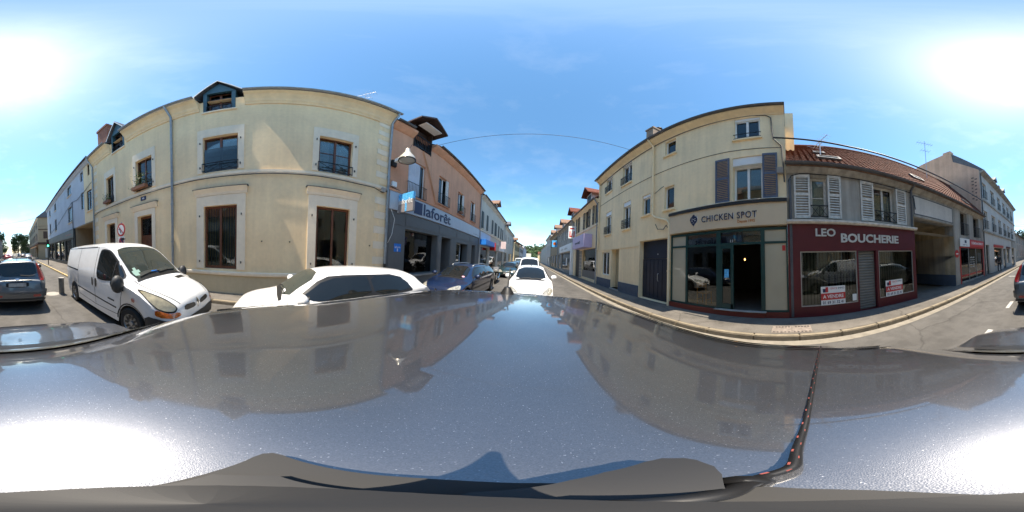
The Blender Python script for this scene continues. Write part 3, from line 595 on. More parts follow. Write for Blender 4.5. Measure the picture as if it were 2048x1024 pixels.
MB().prism([(-.4, 10), (3, 12.6), (6.5, 12.6), (9.4, 10)], -.1, b.L+.4, 'x').build('roof', slate, b.r)
# ================================================================ RIGHT: cream three storey house with the chicken restaurant
XR = 4.82
b = Bld('restaurant_house', 'pale cream three storey house above the beige fronted chicken restaurant', 'house', 'R', XR, 11.35, 0); U = b.u
w = b.window(1.62, .77, 6.58, 7.98, whitepvc, 2, (), .14, sill=creamR, box=.16, rail='bar', curt=('flat', blindm, .6))
b.window(4.65, 4.06, 6.92, 7.95, whitepvc, 1, (), .18, sill=creamR, curt=('flat', curtain, .3)); b.window(4.63, 4.1, 4.05, 5.14, whitepvc, 1, (), .18, sill=creamR, curt=('flat', blindm, .02)); b.window(6.1, 5.52, 4.09, 5.16, whitepvc, 1, (), .18, sill=creamR, box=.14)
for a, c, z0, z1 in ((10.2, 9.33, 6.76, 8.2), (8.05, 7.08, 6.5, 8.2), (10.15, 9.3, 3.66, 5.25), (7.85, 7.1, 3.66, 5.3)): b.window(a, c, z0, z1, whitepvc, 2, (), .2, sill=creamR, rail='orn', box=.26, curt=('folds', curtain, 0) if z0 > 5 else None)
w = b.window(1.70, .73, 3.82, 5.64, whitepvc, 2, (), .28, .07, box=.36, curt=('flat', blindm, .35))
b.shutter(w, 2.29, 1.79, 3.82, 5.66, bluepaint, -.06, .07); b.shutter(w, .72, .26, 3.82, 5.66, bluepaint, -.06, .07)
b.hole(*b.uu(6.25, 4.36), .121, 2.84, .35); b.hole(*b.uu(9.15, 8.18), .2, 2.6, .45); b.hole(*b.uu(4.2, .01), .12, 2.93, .35)
gw = b.window(10.55, 9.42, .92, 2.48, whitepvc, 2, (), .16, curt=('folds', curtain, 0))
b.wall(.12, 8.45, creamR, depth=8, zb=.12)
for a, c in ((11.36, 10.57), (10.56, 9.4), (9.38, 9.17), (8.16, 6.28)): b.box(a, c, -.05, -.001, .1, .68 if a > 6 else .7, plinthblue, 'plinth')
m = MB().box(U(9.14), U(8.19), .36, .42, .2, 2.6).build('house_door', pm('cream_door', (.40, .34, .22), .6), b.r); b.box(9.2, 8.1, -.06, .36, .1, .2, concrete, 'door_step')
b.box(11.33, 6.27, -.03, -.001, 2.6, 2.68, creamR, 'string_course')
g = MB(); u0, u1 = b.uu(6.25, 4.36); g.box(u0, u1, .27, .33, 2.0, 2.84); g.box(u0, u0+.93, .25, .33, .13, 1.99); g.box(u0+.945, u1, .24, .32, .13, 1.99); G = g.build('gate', navygate, b.r)
for k in range(7): MB().box(u0+.04+k*.265, u0+.28+k*.265, .225, .24, .2 if k > 3 else .21, 1.95).build('gate_board', navygate, G)
MB().tube([(u0+1.12, .2, 1.0), (u0+1.12, .16, 1.05), (u0+1.12, .16, 1.3), (u0+1.12, .2, 1.35)], .014, 6).build('handle', steel, G); MB().lathe([(0, .232), (.035, .232)], (u0+1.05, 0, 2.2), 12, 'y').build('gate_plate', steel, G)
# shopfront
sf = MB(); F0, F1 = -.03, .06
def post(a, c, z0=.3, z1=2.88): sf.box(U(a), U(c), F0, F1, z0, z1)
for a, c in ((4.2, 4.13), (3.49, 3.42), (2.26, 2.12), (.81, .69), (.05, -.0)): post(a, c)
for a, c in ((4.13, 3.49), (3.42, 2.26), (.69, .05)):
    sf.box(U(a), U(c), F0+.004, F1-.004, .3, .36); sf.box(U(a), U(c), F0+.004, F1-.004, 2.38, 2.45)
sf.box(U(2.12), U(.81), F0+.004, F1-.004, 2.38, 2.45)
for a, c in ((4.13, 3.49), (3.42, 2.26), (2.12, .81), (.69, .05)): sf.box(U(a), U(c), F0+.004, F1-.004, 2.8, 2.88)
sf.box(U(2.12), U(1.70), F0+.01, F1-.01, .3, .5); sf.box(U(2.12), U(2.06), F0+.01, F1-.01, .5, 2.38); sf.box(U(1.77), U(1.68), F0+.01, F1-.01, .3, 2.38); sf.box(U(2.06), U(1.77), F0+.01, F1-.01, 2.28, 2.38)
sf = sf.build('shopfront', greend, b.r)
for a, c, z0, z1 in ((4.13, 3.49, .36, 2.38), (3.42, 2.26, .36, 2.38), (2.06, 1.77, .5, 2.28), (.69, .05, .36, 2.38), (4.13, 3.49, 2.45, 2.8), (3.42, 2.26, 2.45, 2.8), (2.12, .81, 2.45, 2.8), (.69, .05, 2.45, 2.8)):
    MB().box(U(a), U(c), .01, .016, z0, z1).build('pane', shopglass, sf)
    if a in (4.13, .69): MB().box(U(a), U(c), .002, .006, z0, z1).build('window_film', film, sf)
MB().box(U(4.2), U(.7), -.1, .08, .1, .3).box(U(.69), U(-.0), -.07, .08, .1, .3).build('shop_plinth', pm('brick_red_tile', (.16, .028, .018), .5), sf); MB().box(U(2.3), U(.66), -.15, -.0, .301, .325).build('threshold', concrete, sf)
MB().box(U(.83), U(.79), .08, .8, .33, 2.36).build('open_door_leaf', greend, sf); b.letters('11', whitep, 1.78, 1.70, 2.47, 2.55, -.0, sf, ext=.001)
MB().box(U(1.99), U(1.84), .002, .006, 1.35, 1.62).build('notice', skyblue, sf); MB().box(U(.17), U(.07), -.004, .0, 2.16, 2.32).build('alarm_sticker', redbright, sf)
# restaurant interior
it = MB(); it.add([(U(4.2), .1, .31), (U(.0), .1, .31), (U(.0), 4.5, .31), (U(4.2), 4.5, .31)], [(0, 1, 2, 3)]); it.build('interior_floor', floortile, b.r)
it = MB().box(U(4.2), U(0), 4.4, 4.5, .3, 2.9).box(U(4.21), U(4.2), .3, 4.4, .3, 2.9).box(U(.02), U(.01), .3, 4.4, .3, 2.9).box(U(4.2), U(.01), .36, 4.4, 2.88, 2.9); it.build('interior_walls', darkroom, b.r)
for Y, yy, z in ((2.75, 1.3, 1.98), (1.72, 1.5, 1.95), (.98, 1.2, 1.98)):
    l = tag(empty('wall_lamp', (XR+yy, Y, z)), {2.75: 'small glowing lamp behind the left restaurant window', 1.72: 'small glowing lamp behind the narrow restaurant pane', .98: 'small glowing lamp seen through the open restaurant door'}[Y], 'lamp')
    MB().tube([(0, 0, .06), (0, 0, .5)], .006, 5).build('cord', black, l); MB().lathe([(.0, -.03), (.025, -.015), (.03, .01), (.015, .05), (0, .06)], (0, 0, 0), 10).build('bulb', emit('warm_bulb', (1, .45, .13), 4), l, True); MB().lathe([(.02, .055), (.035, .05), (.03, .09), (.0, .1)], (0, 0, 0), 10).build('socket', brownd, l)
def chair(loc, rz, label):
    t = tag(empty('wooden_chair', loc, rz), label, 'chair')
    MB().box(-.2, .2, -.2, .2, .43, .47).build('seat', yellowwood, t); MB().box(-.2, .2, -.215, -.19, .68, .82).build('backrest', yellowwood, t)
    for x in (-.17, .17):
        MB().bar((x*1.05, -.2, 0), (x, -.2, .82), .035).build('leg', yellowwood, t); MB().bar((x*1.1, .2, 0), (x, .18, .43), .035).build('leg', yellowwood, t)
        MB().bar((x*1.03, -.2, .2), (x*1.06, .19, .2), .022).build('stretcher', yellowwood, t)
chair((XR+.30, 2.88, .31), -pi/2, 'yellow wooden chair behind the restaurant window')
# sign
sg = b.box(4.21, .0, -.12, -.001, 2.935, 3.66, beigesign, 'sign_panel'); b.strip([(.0, 3.661), (-.17, 3.661), (-.17, 3.74), (-.12, 3.78), (0, 3.78)], U(4.24), U(-.0), black, 'sign_canopy'); b.strip([(0, 3.79), (-.14, 3.79), (-.1, 3.82), (0, 3.84)], U(4.24), U(-.0), stone, 'ledge')
b.letters('CHICKEN SPOT', whitep, 2.745, .875, 3.185, 3.40, -.122, sg, ext=.008, bold=.004, spacing=1.12); b.letters('CHICKEN SPOT', darktxt, 2.76, .89, 3.19, 3.405, -.14, sg, ext=.008, bold=.006, spacing=1.12)
b.letters('Depuis 1992', orangetxt, 1.5, .96, 3.03, 3.14, -.124, sg, ext=.004, bold=.012)
lx, lz = U(3.08), 3.31
def emblem(s, dx, y, mat, name):
    P = [(0, -.21), (.06, -.13), (.13, -.05), (.155, .04), (.13, .1), (.10, .16), (.06, .13), (.03, .22), (-.04, .2), (-.07, .14), (-.12, .12), (-.155, .03), (-.12, -.06), (-.06, -.14)]
    return MB().prism([(lx+dx+p*s, lz+q*s) for p, q in P], y, y-.012, 'y').build(name, mat, sg)
emblem(1.0, .014, -.121, whitep, 'emblem_backing'); em = emblem(1.0, 0, -.134, darktxt, 'emblem')
for sx in (-1, 1):
    MB().prism([(lx+sx*.02, lz-.02), (lx+sx*.085, lz+.012), (lx+sx*.07, lz-.025)], -.1465, -.149, 'y').build('eye', whitep, em); MB().prism([(lx, lz+.03), (lx+sx*.09, lz+.07), (lx+sx*.09, lz+.078), (lx, lz+.042)], -.1465, -.149, 'y').build('brow', whitep, em)
MB().prism([(lx-.05, lz-.1), (lx, lz-.08), (lx+.05, lz-.1), (lx, lz-.092)], -.1465, -.149, 'y').build('mouth', whitep, em)
# eaves
b.strip([(0, 8.05), (-.03, 8.05), (-.06, 8.12), (-.34, 8.28), (-.34, 8.38), (0, 8.45)], 0, b.L, creamR, 'eaves'); b.gutter(-.05, b.L+.02, -.4, 8.42, zincdark, .09); b.strip([(-.34, 8.38), (-.3, 8.56), (.3, 8.62), (.3, 8.46), (0, 8.46)], -.05, b.L+.02, zincdark, 'roof_edge')
b.roof(.2, 8.6, 4, 9.6, 8.1, zincdark, 0)
MB().box(U(.0)-.01, U(-.36), 1.5, 4.2, 5.0, 10.1).build('party_wall', cream, b.r)
chm = pm('sooty_brown_chimney', (.20, .15, .115), .9, 0, .3, 4, .4, 30); c = MB().box(U(7.62), U(7.0), 1.35, 2.35, 8.9, 12.05); c.box(U(7.68), U(6.94), 1.29, 2.41, 12.05, 12.2); c = c.build('chimney', chm, b.r)
MB().lathe([(.11, 12.2), (.09, 12.6), (0, 12.6)], (U(7.3), 2.1, 0), 12).build('chimney_pot', redtile, c, 40); MB().lathe([(0, 12.9), (.12, 12.84), (.25, 12.7), (.25, 12.64), (.09, 12.6)], (U(7.3), 2.1, 0), 14).build('chimney_cowl', black, c, 40); MB().lathe([(.08, 12.2), (.07, 12.42), (0, 12.42)], (U(7.3), 1.65, 0), 12).build('chimney_pot', redtile, c, 40)
b.pipe([(U(5.35), -.4, 8.36), (U(5.3), -.1, 7.95), (U(5.25), -.09, 3.95), (U(5.1), -.09, 3.8), (U(4.4), -.09, 3.55), (U(4.27), -.09, 3.4), (U(4.27), -.09, .12)], creamR, .05)
b.pipe([(U(11.2), -.4, 8.36), (U(11.2), -.09, 7.95), (U(11.2), -.09, 3.3), (U(11.2), -.09, 2.7)], creamR, .045)
m = MB(); m.tube([(U(5.1), -.05, 3.5), (U(4.95), -.06, 3.25), (U(4.6), -.06, 3.2), (U(4.45), -.06, 3.35), (U(4.33), -.07, 3.2)], .018, 5); m.tube([(U(y), -.03, z) for y, z in ((11.2, 7.95), (8, 8.0), (5, 8.05), (3, 8.06), (1, 8.08), (.6, 8.02), (.42, 7.8), (.4, 7.0), (.36, 6.4), (.12, 6.0), (.06, 4.4))], .022, 5)
m.tube([(U(y), -.012, z) for y, z in ((11.2, 6.1), (5.3, 6.07), (1.8, 6.02), (.1, 5.93))], .012, 4); m.tube([(U(4.66), -.02, 5.22), (U(4.9), -.03, 5.14), (U(5.2), -.04, 5.0)], .012, 4); m.build('facade_cable', pm('grey_cable', (.09, .085, .08), .7), b.r, True)
b.box(.28, .08, -.12, 0, 4.72, 4.95, concrete, 'meter_box')

# ================================================================ low tiled house with the red butcher's shop, passage and removals office
b = Bld('butcher_house', 'low grey house with red tiled roof, white shutters and red butcher shopfront', 'house', 'R', XR, 0, -12.35); U = b.u
w = b.window(-.72, -1.24, 3.14, 4.62, whitesh, 1, (.5,), .2, .08, curt=('flat', curtain, 0.03)); b.shutter(w, -.22, -.70, 3.14, 4.68, whitesh, -.06, .09); b.shutter(w, -1.25, -1.68, 3.14, 4.68, whitesh, -.075, .09); b.rail(w, *b.uu(-.72, -1.24), 3.14, 'x')
w = b.window(-2.88, -3.83, 3.14, 4.62, whitesh, 2, (), .24, .08); b.shutter(w, -2.37, -2.86, 3.14, 4.68, whitesh, -.06, .09); b.shutter(w, -3.85, -4.34, 3.14, 4.68, whitesh, -.06, .09); b.rail(w, *b.uu(-2.88, -3.83), 3.14, 'x')
for a, c in ((-8.72, -9.66), (-10.62, -11.66)): w = b.window(a, c, 3.12, 4.64, brownd, 2, (.5,), .3); b.rail(w, *b.uu(a, c), 3.12, 'vert')
b.hole(*b.uu(-4.78, -7.88), .1, 3.56, .6)
for a, c, z0, z1 in ((-.36, -2.14, .45, 2.12), (-2.2, -2.86, .13, 2.12), (-2.96, -4.58, .45, 2.12)): b.hole(*b.uu(a, c), z0, z1, .14)
b.hole(*b.uu(-8.52, -12.2), .22, 2.32, .2)
b.wall(2.95, 4.95, greywall, depth=8, zb=2.95); rf = b.wall(.1, 2.95, redp, u1=U(-4.74), y=-.05, name='butcher_front', depth=8); b.wall(.1, 2.95, greywall, u0=U(-7.9), name='office_wall', depth=8); b.wall(2.951 if 0 else 2.94, 2.96, greywall, u0=U(-4.74), u1=U(-4.73), name='joint') if 0 else None
m = MB(); 
for a, c in ((-.36, -2.14), (-2.96, -4.58)):
    u0, u1 = b.uu(a, c)
    for q in ((u0, u0+.03, .45, 2.12), (u1-.03, u1, .45, 2.12), (u0+.03, u1-.03, .45, .48), (u0+.03, u1-.03, 2.09, 2.12)): m.box(q[0], q[1], -.03, .02, q[2], q[3])
fr = m.build('shop_window_frame', pm('pale_alu', (.42, .41, .38), .4, .3), rf)
grl = pm('lattice_steel', (.26, .26, .25), .5, .3); blinds = pm('dull_green_blind', (.17, .175, .15), .8, 0, .15, 4)
for a, c in ((-.36, -2.14), (-2.96, -4.58)):
    u0, u1 = b.uu(a, c); MB().box(u0+.03, u1-.03, -.01, -.005, .48, 2.09).build('pane', shopglass, rf); m = MB(); k = u0+.03
    while k < u1-.05: m.box(k, k+.075, .25, .258, .45, 2.1); k += .105 if (k-u0) < .75 or a < -2 else .22
    m.build('blind', blinds, rf); m = MB(); k = u0+.55
    while k < u1-.02:
        m.bar((k, .2, .47), (k, .2, 2.1), .012)
        for z in (1.35, 1.5, 1.65, .72, .57): m.bar((k, .195, z), (k+.1, .195, z+.15), .01); m.bar((k+.1, .197, z), (k, .197, z+.15), .01)
        k += .1
    m.build('folding_grille', grl, rf)
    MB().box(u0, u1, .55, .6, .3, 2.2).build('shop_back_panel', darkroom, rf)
u0, u1 = b.uu(-2.2, -2.86); rs = MB().box(u0, u1, .1, .12, .13, 2.12).build('roller_shutter', pm('shutter_steel', (.20, .21, .205), .5, .3, .1, 3), rf)
for k in range(21): MB().prism([(.1, .14+k*.0935), (.075, .16+k*.0935), (.07, .18+k*.0935), (.075, .215+k*.0935), (.1, .228+k*.0935)], u0+.02, u1-.02, 'x').build('shutter_slat', MATS['shutter_steel'], rs)
b.strip([(0, 2.955), (-.16, 2.955), (-.2, 3.0), (-.2, 3.06), (0, 3.1)], -.02, U(-4.78), whitesh, 'ledge')
whl = pm('cream_letter', (.55, .54, .50), .5, 0, .05, 5)
b.letters('LEO', whl, -.83, -1.45, 2.565, 2.81, -.052, rf, ext=.03, bold=.025); b.letters('BOUCHERIE', whl, -1.62, -3.85, 2.38, 2.67, -.052, rf, ext=.03, bold=.03)
for a, c, full in ((-.94, -1.70, 1), (-3.2, -3.96, 0)):
    v = MB().box(*b.uu(a, c), -.062, -.055, .47, 1.05).build('for_sale_sign', whitep, rf); b.box(a, c, -.065, -.0625, .63, .84, redbright, 'red_band', v)
    b.box(a-.06, a-.22, -.0655, -.0625, .87, .98, navy, 'logo_house', v); b.box(a-.14, a-.22, -.068, -.066, .87, 1.03, redbright, 'logo_tower', v)
    b.letters('TERCE', redbright, a-.26, a-.5, .95, 1.01, -.0625, v, ext=.001); b.letters('IMMO', navy, a-.53, a-.73, .95, 1.01, -.0625, v, ext=.001)
    b.letters('A VENDRE', whitep, a-.06, a-.70, .68, .79, -.0655, v, ext=.001, bold=.02); b.letters('01 69 31 32 41', navy, a-.05, a-.71, .50, .595, -.0625, v, ext=.001, bold=.02)
b.box(-1.94, -2.08, -.062, -.056, .52, .74, whitep, 'notice', rf)
# passage
m = MB(); u0, u1 = b.uu(-4.76, -7.9); m.box(u0-.02, u0+.0, -.03, 8, .1, 3.6); m.box(u1, u1+.02, .0, 8, .1, 3.6); m.box(u0+.001, u1-.001, 8, 8.1, .1, 3.6); m.box(u0+.001, u1-.001, .01, 8, 3.57, 3.62); ps = m.build('passage', pm('grimy_beige_render', (.52, .41, .25), .9, 0, .25, 1.5, .3, 60, .2), b.r)
MB().box(u1-.03, u1-.001, .0, 6, .1, .75).build('passage_plinth', plinthblue, ps); b.strip([(0, 3.58), (-.05, 3.58), (-.05, 3.66), (0, 3.66)], u0, u1, greywall, 'lintel')
m = MB(); 
for q in ((u0+.05, u1-.05, 3.7, 3.735), (u0+.05, u1-.05, 4.55, 4.585), (u0+.05, u0+.085, 3.735, 4.55), (u1-.085, u1-.05, 3.735, 4.55)): m.box(q[0], q[1], -.02, 0, q[2], q[3])
m.build('lintel_panel_frame', zincdark, b.r); b.box(-4.86, -7.8, -.012, -.001, 3.74, 4.545, whitewall, 'lintel_panel')
np = MB().lathe([(0, 0), (.22, 0), (.22, .02), (0, .02)], (U(-8.13), -.03, 1.95), 20, 'y').build('no_entry_plate', redbright, b.r); MB().box(U(-8.0), U(-8.26), -.034, -.031, 1.92, 1.98).build('white_bar', whitep, np)
d = tag(empty('waste_container', (8.9, -6.6, .0)), 'dark waste container at the back of the covered passage', 'container')
MB().prism([(-.65, .15), (.65, .15), (.75, 1.1), (-.75, 1.1)], -.5, .5, 'x').build('bin', pm('dark_plastic', (.025, .027, .03), .6), d); MB().box(-.55, .55, -.8, .8, 1.1, 1.2).build('lid', pm('dark_plastic', (0, 0, 0)), d)
for x in (-.4, .4):
    for y in (-.5, .5): MB().lathe([(0, -.03), (.08, -.03), (.08, .03), (0, .03)], (x, y, .08), 10, 'x').build('wheel', black, d)
# removals office
so = MB().box(*b.uu(-8.46, -12.3), -.05, -.0, 2.32, 2.38).box(*b.uu(-8.46, -8.52), -.05, 0, .12, 2.32).box(*b.uu(-12.2, -12.3), -.05, 0, .12, 2.32).build('office_front', redbright, b.r)
for a, c in ((-8.52, -9.7), (-9.75, -10.9), (-10.95, -12.2)): MB().box(*b.uu(a, c), .05, .056, .22, 2.32).build('pane', shopglass, so); b.box(c, c-.05, .02, .08, .2, 2.32, steel, 'mullion', so)
b.box(-8.55, -12.15, .045, .049, .5, .62, redbright, 'red_stripe', so)
for z in (1.66, 1.5, 1.34, 1.18, 1.02): smudge(b, -9.95, -10.75, z, z+.09, 12, whitep, .043, so)
b.box(-8.45, -9.7, -.1, -.051, 2.4, 2.9, whitep, 'office_sign_white', so); rsn = b.box(-9.75, -12.3, -.1, -.051, 2.4, 2.9, redbright, 'office_sign_red', so); b.letters('DÉMÉNAGEMENT', whitep, -10.0, -12.1, 2.58, 2.80, -.101, rsn, ext=.002, bold=.01); smudge(b, -8.75, -9.4, 2.48, 2.56, 10, navy, -.103, so); b.box(-9.0, -9.25, -.104, -.101, 2.62, 2.8, navy, 'bird_mark', so)
# eaves, gutter, tiled roof
b.strip([(0, 4.72), (-.04, 4.72), (-.1, 4.8), (-.26, 4.93), (-.26, 4.96), (0, 4.96)], 0, b.L, greywall, 'eaves'); b.gutter(-.03, b.L, -.33, 5.0, zincdark, .085); b.pipe([(U(-4.62), -.33, 4.95), (U(-4.62), -.09, 4.7), (U(-4.62), -.07, 3.1)], zincdark, .045)
b.roof(-.28, 4.98, 2.9, 8.46, 6.1, browntile, 0, b.L, .12)
def tile_roof(b, u0, u1, y0, z0, y1, z1, mat, course=.16, pitch=.2, seg=4):
    L = hypot(y1-y0, z1-z0); dy, dz = (y1-y0)/L, (z1-z0)/L; ny, nz = -dz, dy; nc = int(L/course); nu = int((u1-u0)/pitch*seg); m = MB()
    for c in range(nc):
        s0, s1 = c*course-.02, (c+1)*course; o = len(m.v); jig = [random.uniform(-.006, .006) for _ in range(int((u1-u0)/pitch)+2)]
        for s_, lift in ((s0, .0), (s0, .045), (s1, .018)):
            for i in range(nu+1):
                h = lift+(.018*cos(2*pi*i/seg)+jig[i//seg] if lift else 0); y = y0+dy*s_+ny*h; z = z0+dz*s_+nz*h; m.v.append((u0+(u1-u0)*i/nu, y, z))
        for r in range(2):
            for i in range(nu): m.f.append((o+r*(nu+1)+i, o+r*(nu+1)+i+1, o+(r+1)*(nu+1)+i+1, o+(r+1)*(nu+1)+i))
    o = m.build('roof_tiles', mat, b.r, fix=False); o['kind'] = 'stuff'; return o
tile_roof(b, .0, b.L-.02, -.3, 5.02, 2.9, 8.52, redtile); MB().tube([(0, 2.9, 8.55), (b.L, 2.9, 8.55)], .1, 8).build('ridge', redtile, b.r)
for a, c, s0, s1 in ((-1.0, -1.8, .6, 1.05), (-1.02, -1.45, 1.75, 2.15), (-5.2, -5.9, .9, 1.4), (-9.6, -10.2, .5, 1.0)):
    L = hypot(3.2, 3.5); dy, dz = 3.2/L, 3.5/L; u0, u1 = b.uu(a, c); m = MB(); q = []
    def P(u, s_, h): return (u, -.3+dy*s_-dz*h, 5.02+dz*s_+dy*h)
    for (ua, ub, sa, sb) in ((u0, u1, s0, s0+.09), (u0, u1, s1-.09, s1), (u0, u0+.08, s0+.09, s1-.09), (u1-.08, u1, s0+.09, s1-.09)):
        vv = [P(x, y, h) for h in (.03, .12) for x, y in ((ua, sa), (ub, sa), (ub, sb), (ua, sb))]; m.add(vv, [(3, 2, 1, 0), (4, 5, 6, 7), (0, 1, 5, 4), (1, 2, 6, 5), (2, 3, 7, 6), (3, 0, 4, 7)])
    sk = m.build('skylight', zincdark, b.r); MB().add([P(u0+.08, s0+.09, .1), P(u1-.08, s0+.09, .1), P(u1-.08, s1-.09, .1), P(u0+.08, s1-.09, .1)], [(0, 1, 2, 3)]).build('pane', pm('skylight_glass', (.03, .05, .05), .05, 0, .1, 2), sk)
m = MB().tube([(U(y), -.06, z) for y, z in ((-.06, 4.4), (-.15, 4.62), (-.4, 4.7), (-2.2, 4.68), (-4.6, 4.62), (-4.8, 4.4), (-4.85, 3.9))], .02, 5); m.build('facade_cable', black, b.r); MB().tube([(U(-.1), -.04, z) for z in (4.5, 3.6, 2.5, 1.2, .15)], .045, 6).build('old_downpipe', zincdark, b.r)

# ================================================================ tall three storey building towards the crossing
b = Bld('tall_grey_building', 'tall white fronted building with pinkish gable wall and narrow windows', 'building', 'R', XR, -12.4, -27.2); U = b.u
ys = [(-12.75, -13.8), (-14.95, -16.15), (-17.25, -18.4), (-19.5, -20.7), (-21.7, -23.0), (-24.1, -25.3)]
for a, c in ys:
    for z0, z1 in ((6.9, 8.45), (4.08, 5.72)): w = b.window(a, c, z0, z1, whitepvc, 2, (.7,), .2, curt=('folds', curtain, 0)); b.rail(w, *b.uu(a, c), z0, 'vert')
for a, c, z0, z1 in ((-13.0, -13.9, .12, 2.7), (-15.3, -18.6, .6, 2.5), (-18.9, -20.4, .12, 2.5), (-20.7, -22.6, .6, 2.5), (-24.0, -26.4, .12, 2.7)): b.hole(*b.uu(a, c), z0, z1, .25); MB().box(*b.uu(a, c), .14, .15, z0, z1).build('pane', shopglass, b.r)
b.wall(.1, 9.5, whitewall, depth=7, zb=.1)
MB().prism([(.0, 9.45), (2.6, 10.9), (2.6, 13.3), (3.4, 13.3), (6.5, 12.6), (6.9, 9.45), (7, .1), (0, .1)] if 0 else [(.02, 9.5), (2.4, 11.2), (2.55, 12.6), (3.6, 12.5), (6.3, 12.4), (6.8, 12.3), (6.8, .1), (.02, .1)], -.04, .0, 'x').build('gable_wall', pinkish, b.r)
MB().box(-.03, .5, 2.6, 3.4, 11.5, 12.75).build('chimney', pinkish, b.r)
m = MB()
for k in range(14): m.box(-.06, -.041, .25+(k % 2)*.3+random.uniform(-.05, .05), .42+(k % 2)*.3, 6.5+k*.17, 6.6+k*.17)
m.build('toothing_stones', pm('dark_stone', (.10, .08, .07), .9), b.r)
MB().prism([(-.45, 9.4), (2.5, 12.3), (5, 12.3), (7.2, 9.4)], 0.003, b.L+.2, 'x').build('roof', slate, b.r)
for z in (3.85, 6.62): b.strip([(0, z-.1), (-.1, z-.08), (-.12, z+.04), (0, z+.08)], 0, b.L, greywall, 'string_course')
b.strip([(0, 9.1), (-.4, 9.3), (-.45, 9.4), (0, 9.4)], 0, b.L, greywall, 'cornice')
for a, c in ((-18.5, -19.3), (-22.6, -23.4)):
    u0, u1 = b.uu(a, c); d = MB().box(u0, u1, .6, 1.6, 9.8, 11.3).build('dormer', whitewall, b.r); MB().prism([(u0-.15, 11.3), ((u0+u1)/2, 11.9), (u1+.15, 11.3)], .4, 2.4, 'y').build('dormer_roof', slate, d)
MB().box(U(-24.6), U(-25.2), 1.6, 2.2, 10.5, 13.3).build('chimney', brick, b.r)
b.box(-15.2, -18.7, -.1, 0, 2.55, 2.8, redbright, 'shop_sign'); b.box(-20.5, -22.8, -.1, 0, 2.55, 2.78, redp, 'shop_sign'); b.box(-23.9, -27.1, -.06, 0, 2.75, 3.7, greywall, 'fascia')
b.pipe([(.15, -.06, 9.3), (.15, -.06, .12)], zincdark, .05)
t = tag(empty('wall_lamp', (XR, -22.5, 4.6), -pi/2), 'curved wall lamp on the tall white fronted building', 'lamp'); MB().tube([(0, 0, 0), (0, -.5, .3), (0, -.9, .2)], .03, 6).build('arm', black, t); MB().lathe([(.05, .15), (.2, 0), (.22, -.1), (0, -.1)], (0, -.95, .1), 12).build('shade', cream_metal, t, 40)
antenna('tv_antenna', (6.4, -7.7, 7.0), 3.5, 'television antenna above the red tiled roof', 1.2); antenna('tv_antenna', (5.6, -1.25, 6.2), .9, 'small aerial beside the roof window of the butcher house', .3)
# dark block beyond the crossing, right side
b = Bld('dark_corner_house', 'dark roofed house beyond the crossing behind the tall building', 'house', 'R', 6.4, -36, -60); U = b.u
for i in range(5):
    for z in (1.0, 4.2): b.window(-38-i*4.4, -39.2-i*4.4, z, z+1.7, whitepvc, 2, (), .15, sill=stone)
b.wall(0, 6.5, greywall, depth=9); b.roof(-.5, 6.5, 4.5, 10.4, 9.5, slate)
# ================================================================ VEHICLES
def pchip(pts):
    xs = [p[0] for p in pts]; ys = [p[1] for p in pts]; n = len(xs); h = [xs[i+1]-xs[i] for i in range(n-1)]; d = [(ys[i+1]-ys[i])/h[i] for i in range(n-1)]
    m = [d[0]]+[0 if d[i-1]*d[i] <= 0 else 2*d[i-1]*d[i]/(d[i-1]+d[i]) for i in range(1, n-1)]+[d[-1]] if n > 2 else [d[0]]*2
    def f(x):
        if x <= xs[0]: return ys[0]
        if x >= xs[-1]: return ys[-1]
        i = max(k for k in range(n-1) if xs[k] <= x); t = (x-xs[i])/h[i]
        return (2*t**3-3*t*t+1)*ys[i]+(t**3-2*t*t+t)*h[i]*m[i]+(-2*t**3+3*t*t)*ys[i+1]+(t**3-t*t)*h[i]*m[i+1]
    return f
def chaikin(p, it=2):
    for _ in range(it):
        q = []
        for i in range(len(p)):
            a, b = p[i], p[(i+1) % len(p)]; q += [(a[0]*.8+b[0]*.2, a[1]*.8+b[1]*.2), (a[0]*.2+b[0]*.8, a[1]*.2+b[1]*.8)]
        p = q
    return p
def paint(name, col, rough=.35, metal=0., coat=1.):
    if name in MATS: return MATS[name]
    m, t, b = nodes(name); n = noise(t, 3, 4); r = ramp(t, n.outputs['Fac'], [(.3, tuple(c*.93 for c in col)), (.7, tuple(min(1, c*1.04) for c in col))]); t.links.new(r.outputs[0], b.inputs['Base Color'])
    b.inputs['Roughness'].default_value = rough; b.inputs['Metallic'].default_value = metal; b.inputs['Coat Weight'].default_value = coat; b.inputs['Coat Roughness'].default_value = .02
    n2 = noise(t, 1.8, 3); r2 = ramp(t, n2.outputs['Fac'], [(.4, (.02,)*3), (.75, (.12,)*3)]); t.links.new(r2.outputs[0], b.inputs['Coat Roughness'])
    MATS[name] = m; return m
carglass = pm('car_glass', (.010, .012, .013), .03, 0, .1, 2, spec=.55); carglass2 = pm('clear_car_glass', (.040, .048, .043), .03, 0, .1, 2, spec=.9); tyrem = pm('tyre_rubber', (.018, .018, .018), .85, 0, .2, 9); rimm = pm('alloy_rim', (.32, .33, .34), .35, .7, .1, 6)
plastic = pm('dark_bumper_plastic', (.032, .034, .037), .55, 0, .15, 8, .1, 120); redlamp = pm('red_lamp', (.28, .01, .012), .15, 0, .3, 30, spec=.8, coat=1.); orangelamp = pm('orange_lamp', (.55, .12, .01), .15, 0, .4, 40, coat=1.); lampglass = pm('headlamp_glass', (.30, .29, .25), .12, .1, .5, 12, spec=.8, coat=1.); oldlamp = pm('yellowed_headlamp', (.27, .235, .14), .16, .05, .3, 10, spec=.8, coat=1.)
seam = pm('seam_shadow', (.01, .01, .01), .8); chrome = pm('chrome', (.55, .56, .57), .12, 1., .03, 3); platem = pm('blank_number_plate', (.33, .33, .32), .5, 0, .3, 12)
